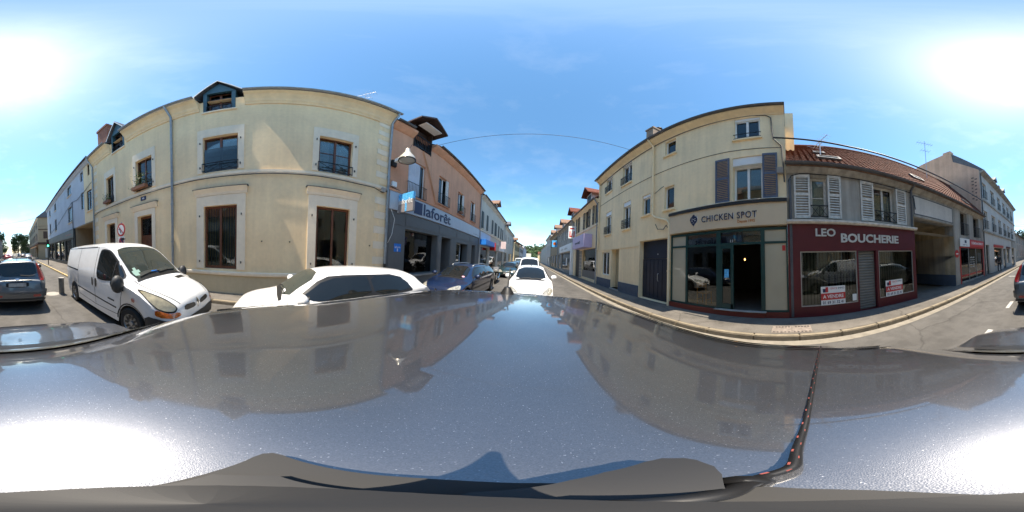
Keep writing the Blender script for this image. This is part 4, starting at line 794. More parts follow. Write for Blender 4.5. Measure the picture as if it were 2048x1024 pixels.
class Car:
    def __init__(s, name, label, loc, rz, sp, cat='car', group=None):
        s.sp = sp; s.r = tag(empty(name, loc, rz), label, cat, group); L = sp['L']; s.L = L
        top, wre, wb, belt, crown = (pchip(sp[k]) for k in ('top', 'wre', 'wb', 'belt', 'crown')); yf, yr, R = sp['wheels']; sill = sp.get('sill', .2); ny = sp.get('ny', 90)
        st = sorted({round(L*(.5-.5*cos(pi*i/ny))*.55+L*i/ny*.45, 5) for i in range(ny+1)}); half = []
        Ra = R+.055
        def z0(y):
            z = sill+.09*max(0, 1-y/.35)**2+.12*max(0, 1-(L-y)/.4)**2
            for yw in (yf, yr):
                if abs(y-yw) < Ra: z = max(z, R+sqrt(Ra*Ra-(y-yw)**2))
            return z
        kL, kU, kT = 7, 7, 10
        for y in st:
            zt, c, a, w_ = top(y), crown(y), wre(y), wb(y); ze = zt-c; zb = min(belt(y), ze-.04); q = min(z0(y), zb-.03); row = []
            for k in range(kL): t = k/kL; row.append((w_*(1-sp.get('tuck', .07)*(1-t)**2.2), q+(zb-q)*t))
            for k in range(kU): t = k/kU; row.append((w_+(a-w_)*t**1.25, zb+(ze-zb)*t))
            for k in range(kT+1): x = a*(1-k/kT)**.85 if k < kT else 0; row.append((x, zt-c*(x/a)**sp.get('pw', 2.6)))
            half.append([(x, y, z) for x, z in row])
        n = len(half[0]); m = MB(); W = 2*n-1
        for row in half: m.v += row+[(-x, y, z) for x, y, z in row[-2::-1]]
        for i in range(len(half)-1):
            for k in range(W-1): m.f.append((i*W+k, i*W+k+1, (i+1)*W+k+1, (i+1)*W+k))
        m.f.append(tuple(range(W))[::-1]); o = (len(half)-1)*W; m.f.append(tuple(o+k for k in range(W)))
        s.body = m.build('body', sp['paint'], s.r, sp.get('sharp', 42))
        b_ = bmesh.new(); b_.from_mesh(s.body.data); bmesh.ops.triangulate(b_, faces=b_.faces); s.bvh = BVHTree.FromBMesh(b_); b_.free(); s.half = half; s.st = st
        MB().box(-wb(yf)+.3, wb(yf)-.3, .25, L-.2, sill+.03, .62).build('underbody', black, s.r)
        for yw in (yf, yr):
            for sx in (-1, 1): s.wheel(sx, yw, R, wb(yw))
    def wheel(s, sx, y, R, w_):
        x1 = sx*(w_-.03); x0 = sx*(w_-.23); d = sx
        m = MB().lathe([(R*.62, x0), (R*.93, x0), (R, x0+d*.03), (R, x1-d*.03), (R*.93, x1), (R*.64, x1-d*.005)], (0, y, R), 28, 'x'); t = m.build('tyre', tyrem, s.r, 45)
        m = MB().lathe([(R*.64, x1-d*.008), (R*.60, x1-d*.03), (R*.2, x1-d*.05), (0, x1-d*.05)], (0, y, R), 24, 'x'); rm = m.build('rim', s.sp.get('rim', rimm), t, 30); m = MB()
        for k in range(10): a = 2*pi*k/10; m.bar((x1-d*.024, y+R*.3*cos(a), R+R*.3*sin(a)), (x1-d*.024, y+R*.56*cos(a), R+R*.56*sin(a)), .045, .004, (1, 0, 0))
        m.build('rim_holes', black, t); m = MB().lathe([(R*.17, x1-d*.045), (R*.15, x1-d*.02), (0, x1-d*.015)], (0, y, R), 12, 'x'); m.build('hub_cap', rimm, t, 30)
    def patch(s, name, mat, proj, poly, off=.004, rnd=2, parent=None, cell=.05, label=None):
        if rnd: poly = chaikin(poly, rnd)
        bm = bmesh.new(); vs = [bm.verts.new((a, c, 0)) for a, c in poly]; bm.faces.new(vs)
        for ax in (0, 1):
            lo_, hi = min(p[ax] for p in poly), max(p[ax] for p in poly); k = lo_+cell
            while k < hi-1e-4:
                no = [0, 0, 0]; co = [0, 0, 0]; no[ax] = 1; co[ax] = k
                bmesh.ops.bisect_plane(bm, geom=bm.verts[:]+bm.edges[:]+bm.faces[:], dist=1e-6, plane_co=co, plane_no=no); k += cell
        D = {'side+': (-1, 0, 0), 'side-': (1, 0, 0), 'front': (0, 1, 0), 'rear': (0, -1, 0), 'top': (0, 0, -1)}[proj]; D = Vector(D); kill = []
        for v in bm.verts:
            a, c = v.co.x, v.co.y; o = {'side+': (5, a, c), 'side-': (-5, a, c), 'front': (a, -5, c), 'rear': (a, s.L+5, c), 'top': (a, c, 5)}[proj]
            hit = s.bvh.ray_cast(Vector(o), D)
            if hit[0] is None:
                q = s.bvh.find_nearest(Vector(o)+D*5); v.co = q[0]
            else:
                nn = hit[1] if hit[1].dot(D) < 0 else -hit[1]; v.co = hit[0]+nn*off
        bmesh.ops.triangulate(bm, faces=bm.faces); bmesh.ops.recalc_face_normals(bm, faces=bm.faces)
        if bm.faces and sum((f.normal.dot(D) for f in bm.faces)) > 0: bmesh.ops.reverse_faces(bm, faces=bm.faces)
        me = bpy.data.meshes.new(name); bm.to_mesh(me); bm.free(); me.materials.append(mat); me.polygons.foreach_set('use_smooth', [True]*len(me.polygons))
        ob = bpy.data.objects.new(name, me); COL.objects.link(ob); ob.parent = parent or s.body if 0 else (parent or s.r)
        return ob
    def pair(s, name, mat, poly, off=.004, rnd=2, cell=.05):
        return [s.patch(name, mat, 'side+', poly, off, rnd, None, cell), s.patch(name, mat, 'side-', poly, off, rnd, None, cell)]
    def fpair(s, name, mat, proj, poly, off=.004, rnd=2, cell=.04): return [s.patch(name, mat, proj, [(sx*a, c) for a, c in poly], off, rnd, None, cell) for sx in (1, -1)]
    def line(s, name, mat, proj, pts, w_=.012, off=.003):
        L_ = []; R_ = []
        for i, p in enumerate(pts):
            a, b = Vector(pts[max(0, i-1)]), Vector(pts[min(len(pts)-1, i+1)]); d = (b-a).normalized(); nn = Vector((-d.y, d.x))*w_/2; L_.append(tuple(Vector(p)+nn)); R_.append(tuple(Vector(p)-nn))
        return s.patch(name, mat, proj, L_+R_[::-1], off, 0, None, .07)
    def mirrors(s, y, z, x, mat, sc=1.0):
        for sx in (-1, 1):
            m = MB().lathe([(0, -.12*sc), (.05*sc, -.11*sc), (.085*sc, -.05*sc), (.09*sc, .05*sc), (.06*sc, .11*sc), (0, .12*sc)], (0, 0, 0), 12, 'x'); m.v = [(sx*(x+.13*sc)+a*.95, y+b*1.0, z+c) for a, b, c in m.v]
            o = m.build('door_mirror', mat, s.r, True); MB().bar((sx*(x-.06), y, z-.05), (sx*(x+.08), y, z-.04), .05, .06).build('mirror_arm', plastic, o)
            MB().lathe([(0, 0), (.075*sc, 0)], (sx*(x+.13*sc), y+.093*sc, z), 12, 'y').build('mirror_glass', carglass, o)
def hatch(name, label, loc, rz, pnt, gl=None, L=4.2, H=1.47, hw=.87, estate=False, group=None, hood=(.72, .93), ws=(.95, 1.72), tail=.62, mirror=True, ny=80, lamp=True, plate=True):
    q0, q1 = ws; hz0, hz1 = hood; Lr = L-.05
    top = [(0, .52), (.05, .62), (.14, hz0-.02), (.35, hz0+.07), (q0-.06, hz1), (q0, hz1+.02), ((q0+q1)/2, (hz1+H)/2+.015), (q1, H-.065), (q1+.5, H-.005), (q1+.9, H)]
    top += [(L-.55, H-.06), (L-.32, H-.14), (L-.12, .98), (L-.04, .85), (L, .72)] if estate else [(L-.85, H-.07), (L-.62, H-.14), (L-.22, .98), (L-.08, .9), (L-.03, .8), (L, .7)]
    sp = dict(L=L, top=top, wre=[(0, .52), (.1, .62), (.4, .70), (q0, .70), (q1, .56), (q1+.8, .58), (L-.9, .57), (L-.2, .62), (L, .62)], wb=[(0, .60), (.06, .70), (.2, .79), (.5, hw-.03), (1.0, hw), (L-1, hw), (L-.4, hw-.04), (L-.1, hw-.12), (L, hw-.2)],
              belt=[(0, .45), (.3, .62), (q0, hz1-.06), (L-.4, hz1+.03), (L, .66)], crown=[(0, .05), (.3, .07), (q0, .07), (q1, .06), (L-.8, .07), (L-.2, .08), (L, .06)], wheels=(.80, L-.78, .305), paint=pnt, ny=ny)
    c = Car(name, label, loc, rz, sp, group=group); g = carglass
    c.patch('windscreen', gl or carglass, 'top', [(-.63, q0+.04), (.63, q0+.04), (.52, q1-.02), (-.52, q1-.02)], .005, 1)
    zb = hz1+.05; zt = H-.12; yb = L-.98 if not estate else L-.35
    for a, b_, nm in ((q0+.25, (q0+yb)/2+.28, 'front'), ((q0+yb)/2+.34, yb, 'rear')):
        if nm == 'front': P = [(a, zb-.02), (q1+.08, zt-.03), (b_-.1, zt), (b_, zt-.02), (b_, zb)]
        else: P = [(a, zb), (a, zt), (b_-.3, zt-.03), (b_-.03, zt-.16), (b_, zb+.03)]
        c.pair('side_window', g, P, .004, 1)
    c.pair('window_rubber', black, [(q0+.17, zb-.04), (q1+.03, zt+.0), (q1+.5, zt+.03), (yb-.2, zt+.0), (yb+.05, zb+.02), (yb, zb-.03)], .002, 1); c.pair('pillar_trim', black, [((q0+yb)/2+.28, zb-.01), ((q0+yb)/2+.28, zt), ((q0+yb)/2+.34, zt), ((q0+yb)/2+.34, zb-.01)], .004, 0)
    if lamp:
        c.fpair('headlight', lampglass, 'front', [(.36, hz0-.16), (.66, hz0-.20), (.80, hz0-.06), (.70, hz0+.04), (.5, hz0-.02)], .004); c.patch('grille', black, 'front', [(-.32, .42), (.32, .42), (.36, .56), (-.36, .56)], .004); c.patch('lower_grille', black, 'front', [(-.5, .27), (.5, .27), (.46, .38), (-.46, .38)], .004); c.patch('emblem', chrome, 'front', [(-.05, .56), (.05, .56), (.05, .62), (-.05, .62)], .008)
        c.fpair('fog_lamp', black, 'front', [(.55, .3), (.7, .32), (.7, .42), (.55, .42)], .004)
    c.patch('rear_window', g, 'rear', [(-.52, 1.02), (.52, 1.02), (.46, H-.17), (-.46, H-.17)], .005, 1); c.fpair('tail_light', redlamp, 'rear', [(.5, .72), (.7, .74), (.68, 1.0), (.55, .98)], .005); c.patch('bumper', plastic, 'rear', [(-.6, .32), (.6, .32), (.6, .44), (-.6, .44)], .005, 1)
    if plate: c.patch('number_plate', platem, 'front', [(-.26, .40), (.26, .40), (.26, .5), (-.26, .5)], .01, 0)
    ym = (q0+yb)/2+.31
    for pr in ('side+', 'side-'):
        c.line('door_seam', seam, pr, [(q0+.1, .35), (q0+.12, zb-.05)], .01); c.line('door_seam', seam, pr, [(ym, .3), (ym, zb-.02)], .01); c.line('door_seam', seam, pr, [(q0+.1, .34), (yb-.35, .33)], .01); c.patch('door_handle', pnt, pr, [(ym-.28, zb-.16), (ym-.08, zb-.15), (ym-.08, zb-.12), (ym-.28, zb-.13)], .015, 1); c.line('trim_strip', plastic, pr, [(q0-.1, .55), (yb+.1, .58)], .05, .006)
    c.line('bonnet_seam', seam, 'top', [(-.62, .3), (-.66, q0-.1)], .01); c.line('bonnet_seam', seam, 'top', [(.62, .3), (.66, q0-.1)], .01)
    c.patch('wiper_cowl', black, 'top', [(-.6, q0-.04), (.6, q0-.04), (.6, q0+.05), (-.6, q0+.05)], .006, 1)
    for x in (-.3, .15):
        p = [c.bvh.ray_cast(Vector((x+d, q0+.02+e, 5)), Vector((0, 0, -1)))[0]+Vector((0, -.008, .014)) for d, e in ((-.2, .02), (.05, .06), (.3, .07))]; MB().tube(p, .009, 5).build('wiper', black, c.r)
    if mirror: c.mirrors(q0+.32, zb+.05, hw-.03, pnt)
    if estate:
        for sx in (-1, 1):
            p = [c.bvh.ray_cast(Vector((sx*.5, y, 5)), Vector((0, 0, -1)))[0]+Vector((0, 0, h)) for y, h in ((q1+.15, .0), (q1+.3, .05), ((q1+L)/2, .06), (L-.75, .05), (L-.6, .0))]; MB().tube(p, .018, 6).build('roof_rail', steel, c.r, True)
    return c
# ---- white van parked facing the camera
whitepaint = paint('white_car_paint', (.80, .80, .80), .4); vanw = paint('weathered_white_paint', (.80, .81, .82), .4)
vsp = dict(L=4.75, top=[(0, .70), (.03, .80), (.10, .885), (.3, 1.02), (.7, 1.145), (.86, 1.205), (1.3, 1.53), (1.72, 1.82), (2.05, 1.93), (2.6, 1.965), (3.6, 1.965), (4.5, 1.94), (4.7, 1.90), (4.75, 1.82)],
  wre=[(0, .55), (.1, .66), (.35, .75), (.86, .80), (1.3, .78), (1.72, .74), (2.2, .77), (4.6, .78), (4.75, .76)], wb=[(0, .66), (.05, .76), (.18, .85), (.45, .92), (.9, .95), (4.2, .95), (4.65, .93), (4.75, .9)],
  belt=[(0, .5), (.3, .8), (.86, 1.06), (2, 1.12), (4.75, 1.14)], crown=[(0, .05), (.3, .1), (.86, .09), (1.7, .07), (2.2, .09), (4.75, .09)], wheels=(.88, 3.92, .325), paint=vanw, ny=110, sill=.24, tuck=.05, pw=3.2)
def van(name, label, loc, rz, detail=True, group=None):
    c = Car(name, label, loc, rz, vsp, 'van', group)
    c.patch('windscreen', carglass2 if detail else carglass, 'top', [(-.74, .93), (-.4, .87), (.4, .87), (.74, .93), (.69, 1.66), (.35, 1.73), (-.35, 1.73), (-.69, 1.66)], .006, 1)
    c.pair('side_window', carglass, [(1.05, 1.19), (1.30, 1.42), (1.72, 1.71), (1.95, 1.76), (2.1, 1.74), (2.12, 1.12), (1.8, 1.1)], .005, 2); c.pair('window_rubber', black, [(1.0, 1.17), (1.27, 1.44), (1.70, 1.74), (1.95, 1.79), (2.14, 1.77), (2.16, 1.09), (1.8, 1.07)], .003, 2)
    for pr in ('side+', 'side-'):
        c.line('window_divider', black, pr, [(1.42, 1.15), (1.44, 1.5)], .03, .008)
        c.line('door_seam', seam, pr, [(2.24, .4), (2.26, 1.2), (2.24, 1.86)], .014); c.line('door_seam', seam, pr, [(3.4, .45), (3.42, 1.2), (3.38, 1.84)], .014); c.line('door_seam', seam, pr, [(1.22, .45), (1.14, .8), (1.0, 1.16)], .012); c.line('door_seam', seam, pr, [(1.22, .42), (2.24, .38), (3.4, .42)], .012)
        c.patch('door_handle', black, pr, [(2.12, .86), (2.2, .86), (2.2, 1.08), (2.12, 1.08)], .014, 2); c.patch('door_handle', black, pr, [(2.32, .86), (2.4, .86), (2.4, 1.08), (2.32, 1.08)], .014, 2)
        c.line('side_groove', plastic, pr, [(1.3, .56), (2.2, .60), (3.5, .64)], .035, .004); c.line('slide_rail', black, pr, [(3.42, 1.16), (4.65, 1.2)], .04, .004); c.line('roof_seam', seam, pr, [(2.3, 1.84), (4.6, 1.83)], .02, .004); c.patch('side_marker', redlamp, pr, [(.72, .82), (.80, .82), (.80, .89), (.72, .89)], .014, 1)
        c.patch('bumper_side', plastic, pr, [(.26, .3), (.50, .3), (.485, .42), (.50, .58), (.40, .635), (.26, .62)], .006, 0)
        c.line('door_lettering', plastic, pr, [(1.36, .70), (1.62, .71)], .035, .004); c.line('arch_lip', plastic, pr, [(.88+.40*cos(a), .335+.40*sin(a)) for a in [pi*k/14 for k in range(15)]], .028, .003)
    c.patch('front_bumper', plastic, 'front', [(-.885, .3), (-.6, .25), (.6, .25), (.885, .3), (.885, .63), (.8, .59), (.5, .57), (.3, .54), (-.3, .54), (-.5, .57), (-.8, .59), (-.885, .63)], .009, 0, None, .03)
    for h in c.fpair('headlight', oldlamp, 'front', [(.62, .785), (.68, .74), (.78, .75), (.86, .80), (.887, .91), (.865, 1.03), (.80, 1.01), (.69, .91)], .012, 2): pass
    c.fpair('headlight_rim', seam, 'front', [(.595, .785), (.665, .715), (.79, .725), (.875, .785), (.9, .91), (.875, 1.055), (.79, 1.035), (.67, .93)], .008, 2)
    c.fpair('turn_signal', orangelamp, 'front', [(.56, .655), (.7, .625), (.84, .655), (.885, .68), (.885, .775), (.84, .755), (.76, .71), (.6, .72)], .013, 1)
    c.fpair('grille_slot', black, 'front', [(.09, .67), (.46, .70), (.43, .79), (.09, .76)], .006, 1); c.patch('lower_grille', black, 'front', [(-.5, .3), (.5, .3), (.5, .4), (-.5, .4)], .009, 1)
    e = c.patch('emblem', chrome, 'front', [(0, .83), (.055, .73), (0, .63), (-.055, .73)], .016, 0); c.patch('emblem_centre', seam, 'front', [(0, .78), (.022, .73), (0, .68), (-.022, .73)], .018, 0)
    c.patch('bonnet_vent', black, 'top', [(.22, .60), (.56, .64), (.54, .74), (.2, .70)], .005, 0); c.line('bonnet_seam', seam, 'top', [(-.5, .07), (-.62, .3), (-.72, .7), (-.76, .92)], .013); c.line('bonnet_seam', seam, 'top', [(.5, .07), (.62, .3), (.72, .7), (.76, .92)], .013)
    c.patch('wiper_cowl', black, 'top', [(-.72, .84), (.72, .84), (.70, .93), (-.70, .93)], .008, 1)
    for x in (-.35, .2):
        p = [c.bvh.ray_cast(Vector((x+d, .93+e, 5)), Vector((0, 0, -1)))[0]+Vector((0, -.01, .02)) for d, e in ((-.25, .0), (.05, .03), (.35, .04))]; MB().tube(p, .011, 5).build('wiper', black, c.r)
    for sx in (-1, 1):
        m = MB().lathe([(0, -.1), (.08, -.09), (.13, -.03), (.135, .05), (.1, .1), (0, .12)], (0, 0, 0), 14, 'y'); m.v = [(sx*(1.07+a*.95), 1.02+b_*.8, 1.13+d*1.25) for a, b_, d in m.v]; o = m.build('door_mirror', plastic, c.r, True); MB().bar((sx*.90, 1.08, 1.02), (sx*1.05, 1.04, 1.06), .09, .12).build('mirror_arm', plastic, o); MB().lathe([(0, 0), (.11, 0)], (sx*1.07, 1.12, 1.14), 12, 'y').build('mirror_glass', carglass, o)
    if detail:
        c.patch('parking_sticker', pm('sticker_green', (.30, .46, .40), .6), 'top', [(-.66, .99), (-.56, .97), (-.56, 1.03), (-.5, 1.03), (-.5, 1.09), (-.56, 1.09), (-.56, 1.15), (-.63, 1.15), (-.63, 1.10), (-.68, 1.1), (-.68, 1.04)], .009, 0); c.patch('blue_permit', bluebright, 'top', [(-.22, .96), (-.05, .95), (-.05, 1.0), (-.22, 1.01)], .009, 0)
        c.patch('dashboard', pm('dash_grey', (.05, .055, .05), .5), 'top', [(-.64, .93), (.64, .93), (.6, 1.03), (-.6, 1.03)], .0075, 1)
    return c
v1 = van('white_van', 'white delivery van parked nose towards the camera with yellowed headlights', (-2.72, -1.42, 0), pi)
van('white_van', 'white van behind the white hatchback in the traffic queue', (-.2, 12.6, 0), 0, False)
# ---- parked and queueing cars
bluep = paint('dark_blue_paint', (.008, .02, .065), .3, .3); silverp = paint('silver_grey_paint', (.11, .12, .13), .34, .6); greyp = paint('dark_grey_paint', (.05, .052, .055), .3, .5); greenp = paint('dark_green_paint', (.012, .03, .028), .3, .3); redcar = paint('red_car_paint', (.40, .02, .03), .35); blackp = paint('black_car_paint', (.012, .012, .014), .3)
wh = hatch('white_hatchback', 'white hatchback parked at the kerb before the cream house', (-3.25, -.85, 0), 0, whitepaint, carglass2, 4.5, 1.435, .88, hood=(.74, .93), ws=(.92, 1.62))
wh.patch('permit', curtain, 'top', [(.2, .99), (.36, .99), (.36, 1.04), (.2, 1.04)], .008, 0)
m = MB().tube([(.30+.19*cos(a), 1.46+.05*cos(a), 1.04+.15*sin(a)) for a in [2*pi*k/20 for k in range(21)]], .016, 6)
bl = hatch('blue_estate', 'dark blue estate car with roof rails parked behind the white hatchback', (-3.02, 4.55, 0), radians(-1.5), bluep, None, 4.7, 1.44, .89, True, hood=(.74, .92), ws=(1.0, 1.85))
bl.patch('round_sticker', pm('pink_sticker', (.62, .30, .36), .6), 'top', [(.42, 1.12), (.5, 1.10), (.55, 1.14), (.5, 1.18), (.43, 1.17)], .009, 2)
ka = hatch('white_city_car', 'white hatchback facing the camera, first in the queue behind the grey car', (-.02, 5.35, 0), 0, whitepaint, None, 3.95, 1.50, .84, hood=(.76, .97), ws=(1.0, 1.9))
MB().lathe([(0, .04), (.02, .035), (.02, 0)], (0, 2.05, 1.485), 8).build('roof_aerial', black, ka.r)
dg = hatch('green_hatchback', 'dark green hatchback parked behind the motorcycle', (-2.2, 14.2, 0), 0, greenp, None, 4.0, 1.44, .84)
def far_car(proto, name, label, loc, rz, pnt=None, group='cars far along the street'):
    r = copy_tree(proto.r); r.location = loc; r.rotation_euler = (0, 0, rz); r.name = name; r['label'] = label
    if group: r['group'] = group
    if pnt:
        for ch in r.children:
            if ch.name.startswith('body'): ch.material_slots[0].link = 'OBJECT'; ch.material_slots[0].material = pnt
    return r
# ---- silver people carrier in front
sp = dict(L=4.27, top=[(0, .6), (.1, .75), (.5, .92), (.9, 1.02), (1.3, 1.3), (1.8, 1.5), (2.5, 1.575), (3.3, 1.56), (3.8, 1.52), (3.9, 1.47), (4.06, 1.1), (4.12, .98), (4.2, .92), (4.25, .7), (4.27, .6)], wre=[(0, .55), (.5, .7), (1, .7), (1.8, .58), (3.6, .60), (3.85, .60), (4.06, .70), (4.15, .74), (4.27, .76)], wb=[(0, .6), (.3, .8), (.8, .87), (3.5, .88), (3.95, .87), (4.15, .84), (4.27, .78)],
  belt=[(0, .5), (1, .95), (3.6, 1.0), (4.1, .86), (4.27, .55)], crown=[(0, .05), (1, .07), (2, .07), (3.8, .05), (4.06, .05), (4.27, .04)], wheels=(.8, 3.45, .31), paint=silverp, ny=120, pw=3.0)
c = Car('silver_people_carrier', 'silver grey people carrier stopped ahead with red tail lights', (.12, -9.02, 0), 0, sp)
c.patch('rear_window', carglass, 'rear', [(-.62, 1.05), (.62, 1.05), (.56, 1.43), (.4, 1.47), (-.4, 1.47), (-.56, 1.43)], .006, 1); c.fpair('tail_light', redlamp, 'rear', [(.66, .92), (.80, .90), (.82, 1.0), (.64, 1.42), (.585, 1.44)], .012, 1)
c.patch('bumper', silverp, 'rear', [(-.84, .42), (.84, .42), (.85, .62), (.8, .68), (-.8, .68), (-.85, .62)], .05, 1); c.fpair('reflector', redlamp, 'rear', [(.45, .45), (.68, .45), (.68, .53), (.45, .53)], .056, 1); c.patch('number_plate_recess', seam, 'rear', [(-.34, .74), (.34, .74), (.34, .9), (-.34, .9)], .006, 1); c.patch('number_plate', platem, 'rear', [(-.26, .76), (.26, .76), (.26, .87), (-.26, .87)], .012, 0); c.line('tailgate_seam', seam, 'rear', [(-.7, .7), (-.68, 1.0)], .014); c.line('tailgate_seam', seam, 'rear', [(.7, .7), (.68, 1.0)], .014)
c.line('tailgate_crease', seam, 'rear', [(-.45, .93), (.45, .93)], .018, .004); c.patch('tailgate_badge', chrome, 'rear', [(-.06, .955), (.06, .955), (.06, .99), (-.06, .99)], .012, 1); c.patch('lower_valance', plastic, 'rear', [(-.8, .30), (.8, .30), (.84, .41), (-.84, .41)], .03, 1)
c.pair('side_window', carglass, [(1.25, 1.08), (1.8, 1.4), (3.5, 1.42), (3.75, 1.1)], .005, 1); c.patch('windscreen', carglass, 'top', [(-.6, 1.0), (.6, 1.0), (.52, 1.75), (-.52, 1.75)], .005, 1); c.mirrors(1.35, 1.1, .86, silverp)
for sx in (-1, 1):
    p = [c.bvh.ray_cast(Vector((sx*.52, y, 5)), Vector((0, 0, -1)))[0]+Vector((0, 0, h)) for y, h in ((2.0, 0), (2.15, .07), (3.3, .08), (3.7, .07), (3.82, 0))]; MB().tube(p, .02, 6).build('roof_rail', plastic, c.r, True)
MB().tube([(0, 3.7, 1.53), (0, 3.78, 1.66)], .008, 5).build('roof_aerial', black, c.r); MB().tube([(-.1, 4.12, 1.09), (-.35, 4.13, 1.07), (-.55, 4.13, 1.08)], .012, 5).build('rear_wiper', black, c.r)
for k, (n_, l_, loc, p_) in enumerate([('white_car', 'small white car far ahead nearest the crossing in the left lane', (3.4, -62, 0), whitepaint), ('grey_car', 'grey car far ahead beyond the silver people carrier', (-1.9, -40, 0), silverp), ('pale_car', 'pale car far ahead at the back of the distant queue', (.4, -78, 0), whitepaint), ('dark_car', 'dark car far ahead among the distant queue', (-1.0, -58, 0), blackp), ('red_car', 'red car parked far ahead on the right beyond the crossing', (4.6, -46, 0), redcar), ('silver_car', 'silver car far ahead at the kerb under the trees', (5.2, -70, 0), silverp)]): far_car(dg, n_, l_, loc, 0 if k != 4 else .4, p_)
for n_, l_, loc, p_ in (('silver_car', 'silver car parked behind the dark green hatchback', (-2.3, 19.4, 0), silverp), ('dark_car', 'dark car parked farther behind on the left', (-2.4, 25, 0), blackp), ('dark_car', 'dark car far behind in the queue past the white van', (1.2, 42, 0), greyp), ('pale_car', 'pale car far behind in the queue', (-.3, 34, 0), whitepaint)): far_car(dg, n_, l_, loc, 0, p_)
r = far_car(v1, 'white_van', 'second white van parked behind on the left', (-2.55, 30.5, 0), 0); r = far_car(v1, 'white_van', 'white van in the queue behind the nearer white van', (-.3, 22.5, 0), 0)
# ---- motorcycle
t = tag(empty('motorcycle', (-2.35, 10.4, 0), radians(8)), 'black motorcycle parked between the blue estate and the green hatchback', 'motorcycle')
for y in (.35, 1.75):
    w = MB().lathe([(.2, -.06), (.28, -.065), (.31, 0), (.28, .065), (.2, .06)], (0, y, .31), 22, 'x').build('wheel', tyrem, t, 40); MB().lathe([(.2, -.03), (.17, -.02), (.05, -.05), (.05, .05), (.17, .02), (.2, .03)], (0, y, .31), 16, 'x').build('rim', rimm, w)
for sx in (-1, 1): MB().tube([(sx*.09, .35, .31), (sx*.08, .62, .95)], .025, 8).build('fork', steel, t)
MB().tube([(-.36, .78, 1.04), (-.2, .66, 1.02), (.2, .66, 1.02), (.36, .78, 1.04)], .016, 8).build('handlebar', black, t)
MB().prism([(.45, .85), (.6, 1.15), (.75, 1.1), (.85, .9), (.8, .6), (.6, .55)], -.17, .17, 'x').build('fairing', blackp, t); MB().prism([(.8, .75), (.85, .95), (1.2, .92), (1.3, .75)], -.13, .13, 'x').build('fuel_tank', blackp, t); MB().prism([(1.15, .72), (1.2, .82), (1.7, .88), (2.0, .98), (2.02, .9), (1.7, .74)], -.12, .12, 'x').build('seat', plastic, t); MB().box(-.14, .14, .75, 1.3, .28, .62).build('engine', greyp, t); MB().tube([(.14, 1.0, .32), (.17, 1.5, .38), (.18, 1.95, .55)], .045, 8).build('exhaust', chrome, t); MB().lathe([(0, -.02), (.09, 0), (.09, .06)], (0, .44, .9), 12, 'y').build('headlight', lampglass, t); MB().tube([(0, 1.2, .4), (0, 1.75, .31)], .04, 6).build('swingarm', greyp, t); MB().tube([(-.1, 1.0, .3), (-.3, 1.05, .01)], .014, 6).build('side_stand', steel, t)
# ================================================================ the camera car
def mat_roof():
    m, t, b = nodes('grey_metallic_paint')
    g = N(t, 'ShaderNodeNewGeometry'); v = N(t, 'ShaderNodeTexVoronoi'); v.inputs['Scale'].default_value = 1500; t.links.new(g.outputs['Position'], v.inputs['Vector'])
    r = ramp(t, v.outputs['Color'], [(.0, (.098, .102, .114)), (.9, (.148, .153, .170)), (.987, (.55, .55, .57))]); out = r.outputs[0]
    n = noise(t, 5, 6); r2 = ramp(t, n.outputs['Fac'], [(.35, (.86,)*3), (.65, (1, 1, 1))]); t.links.new(mul(t, out, r2.outputs[0]), b.inputs['Base Color'])
    b.inputs['Metallic'].default_value = .75; b.inputs['Roughness'].default_value = .33; b.inputs['Coat Weight'].default_value = 1; b.inputs['Coat IOR'].default_value = 2.0
    n3 = noise(t, 6, 8, (1, 2.5, 1), .7); r3 = ramp(t, n3.outputs['Fac'], [(.38, (.012,)*3), (.72, (.11,)*3)]); t.links.new(r3.outputs[0], b.inputs['Coat Roughness'])
    bp = N(t, 'ShaderNodeBump'); bp.inputs['Strength'].default_value = .12; bp.inputs['Distance'].default_value = .0004; t.links.new(v.outputs['Distance'], bp.inputs['Height']); t.links.new(bp.outputs[0], b.inputs['Normal'])
    # dust specks on the clear coat
    v2 = N(t, 'ShaderNodeTexVoronoi'); v2.inputs['Scale'].default_value = 75; t.links.new(g.outputs['Position'], v2.inputs['Vector']); return m
ownp = mat_roof()
sp = dict(L=4.2, top=[(0, .58), (.06, .70), (.2, .80), (.6, .94), (1.0, 1.01), (1.13, 1.04), (1.5, 1.275), (1.88, 1.515), (1.99, 1.556), (2.25, 1.583), (2.7, 1.585), (3.2, 1.555), (3.45, 1.525), (3.62, 1.46), (3.95, 1.05), (4.1, .95), (4.17, .8), (4.2, .6)],
  wre=[(0, .55), (.2, .66), (.6, .72), (1.13, .72), (1.88, .575), (2.3, .615), (3.2, .60), (3.6, .57), (3.95, .64), (4.2, .66)], wb=[(0, .62), (.08, .72), (.3, .82), (.8, .88), (3.5, .88), (3.9, .85), (4.2, .74)],
  belt=[(0, .5), (.4, .75), (1.13, .97), (3.6, 1.02), (4.2, .55)], crown=[(0, .05), (.6, .06), (1.13, .06), (1.5, .095), (1.88, .085), (2.3, .072), (2.7, .06), (3.4, .05), (4.2, .05)], wheels=(.78, 3.4, .31), paint=ownp, ny=200, pw=2.3, sharp=60)
c = Car('camera_car', 'dark grey metallic car seen from its own roof', (-.13, -2.25, 0), 0, sp)
c.patch('windscreen', glassmat('own_windscreen', (.32, .36, .33), 2.6), 'top', [(-.66, 1.2), (.66, 1.2), (.54, 1.86), (-.54, 1.86)], .006, 1) if 0 else c.patch('windscreen', pm('own_windscreen', (.10, .10, .08), .03, 0, .1, 2, spec=.9), 'top', [(-.66, 1.2), (.66, 1.2), (.54, 1.85), (-.54, 1.85)], .006, 1)
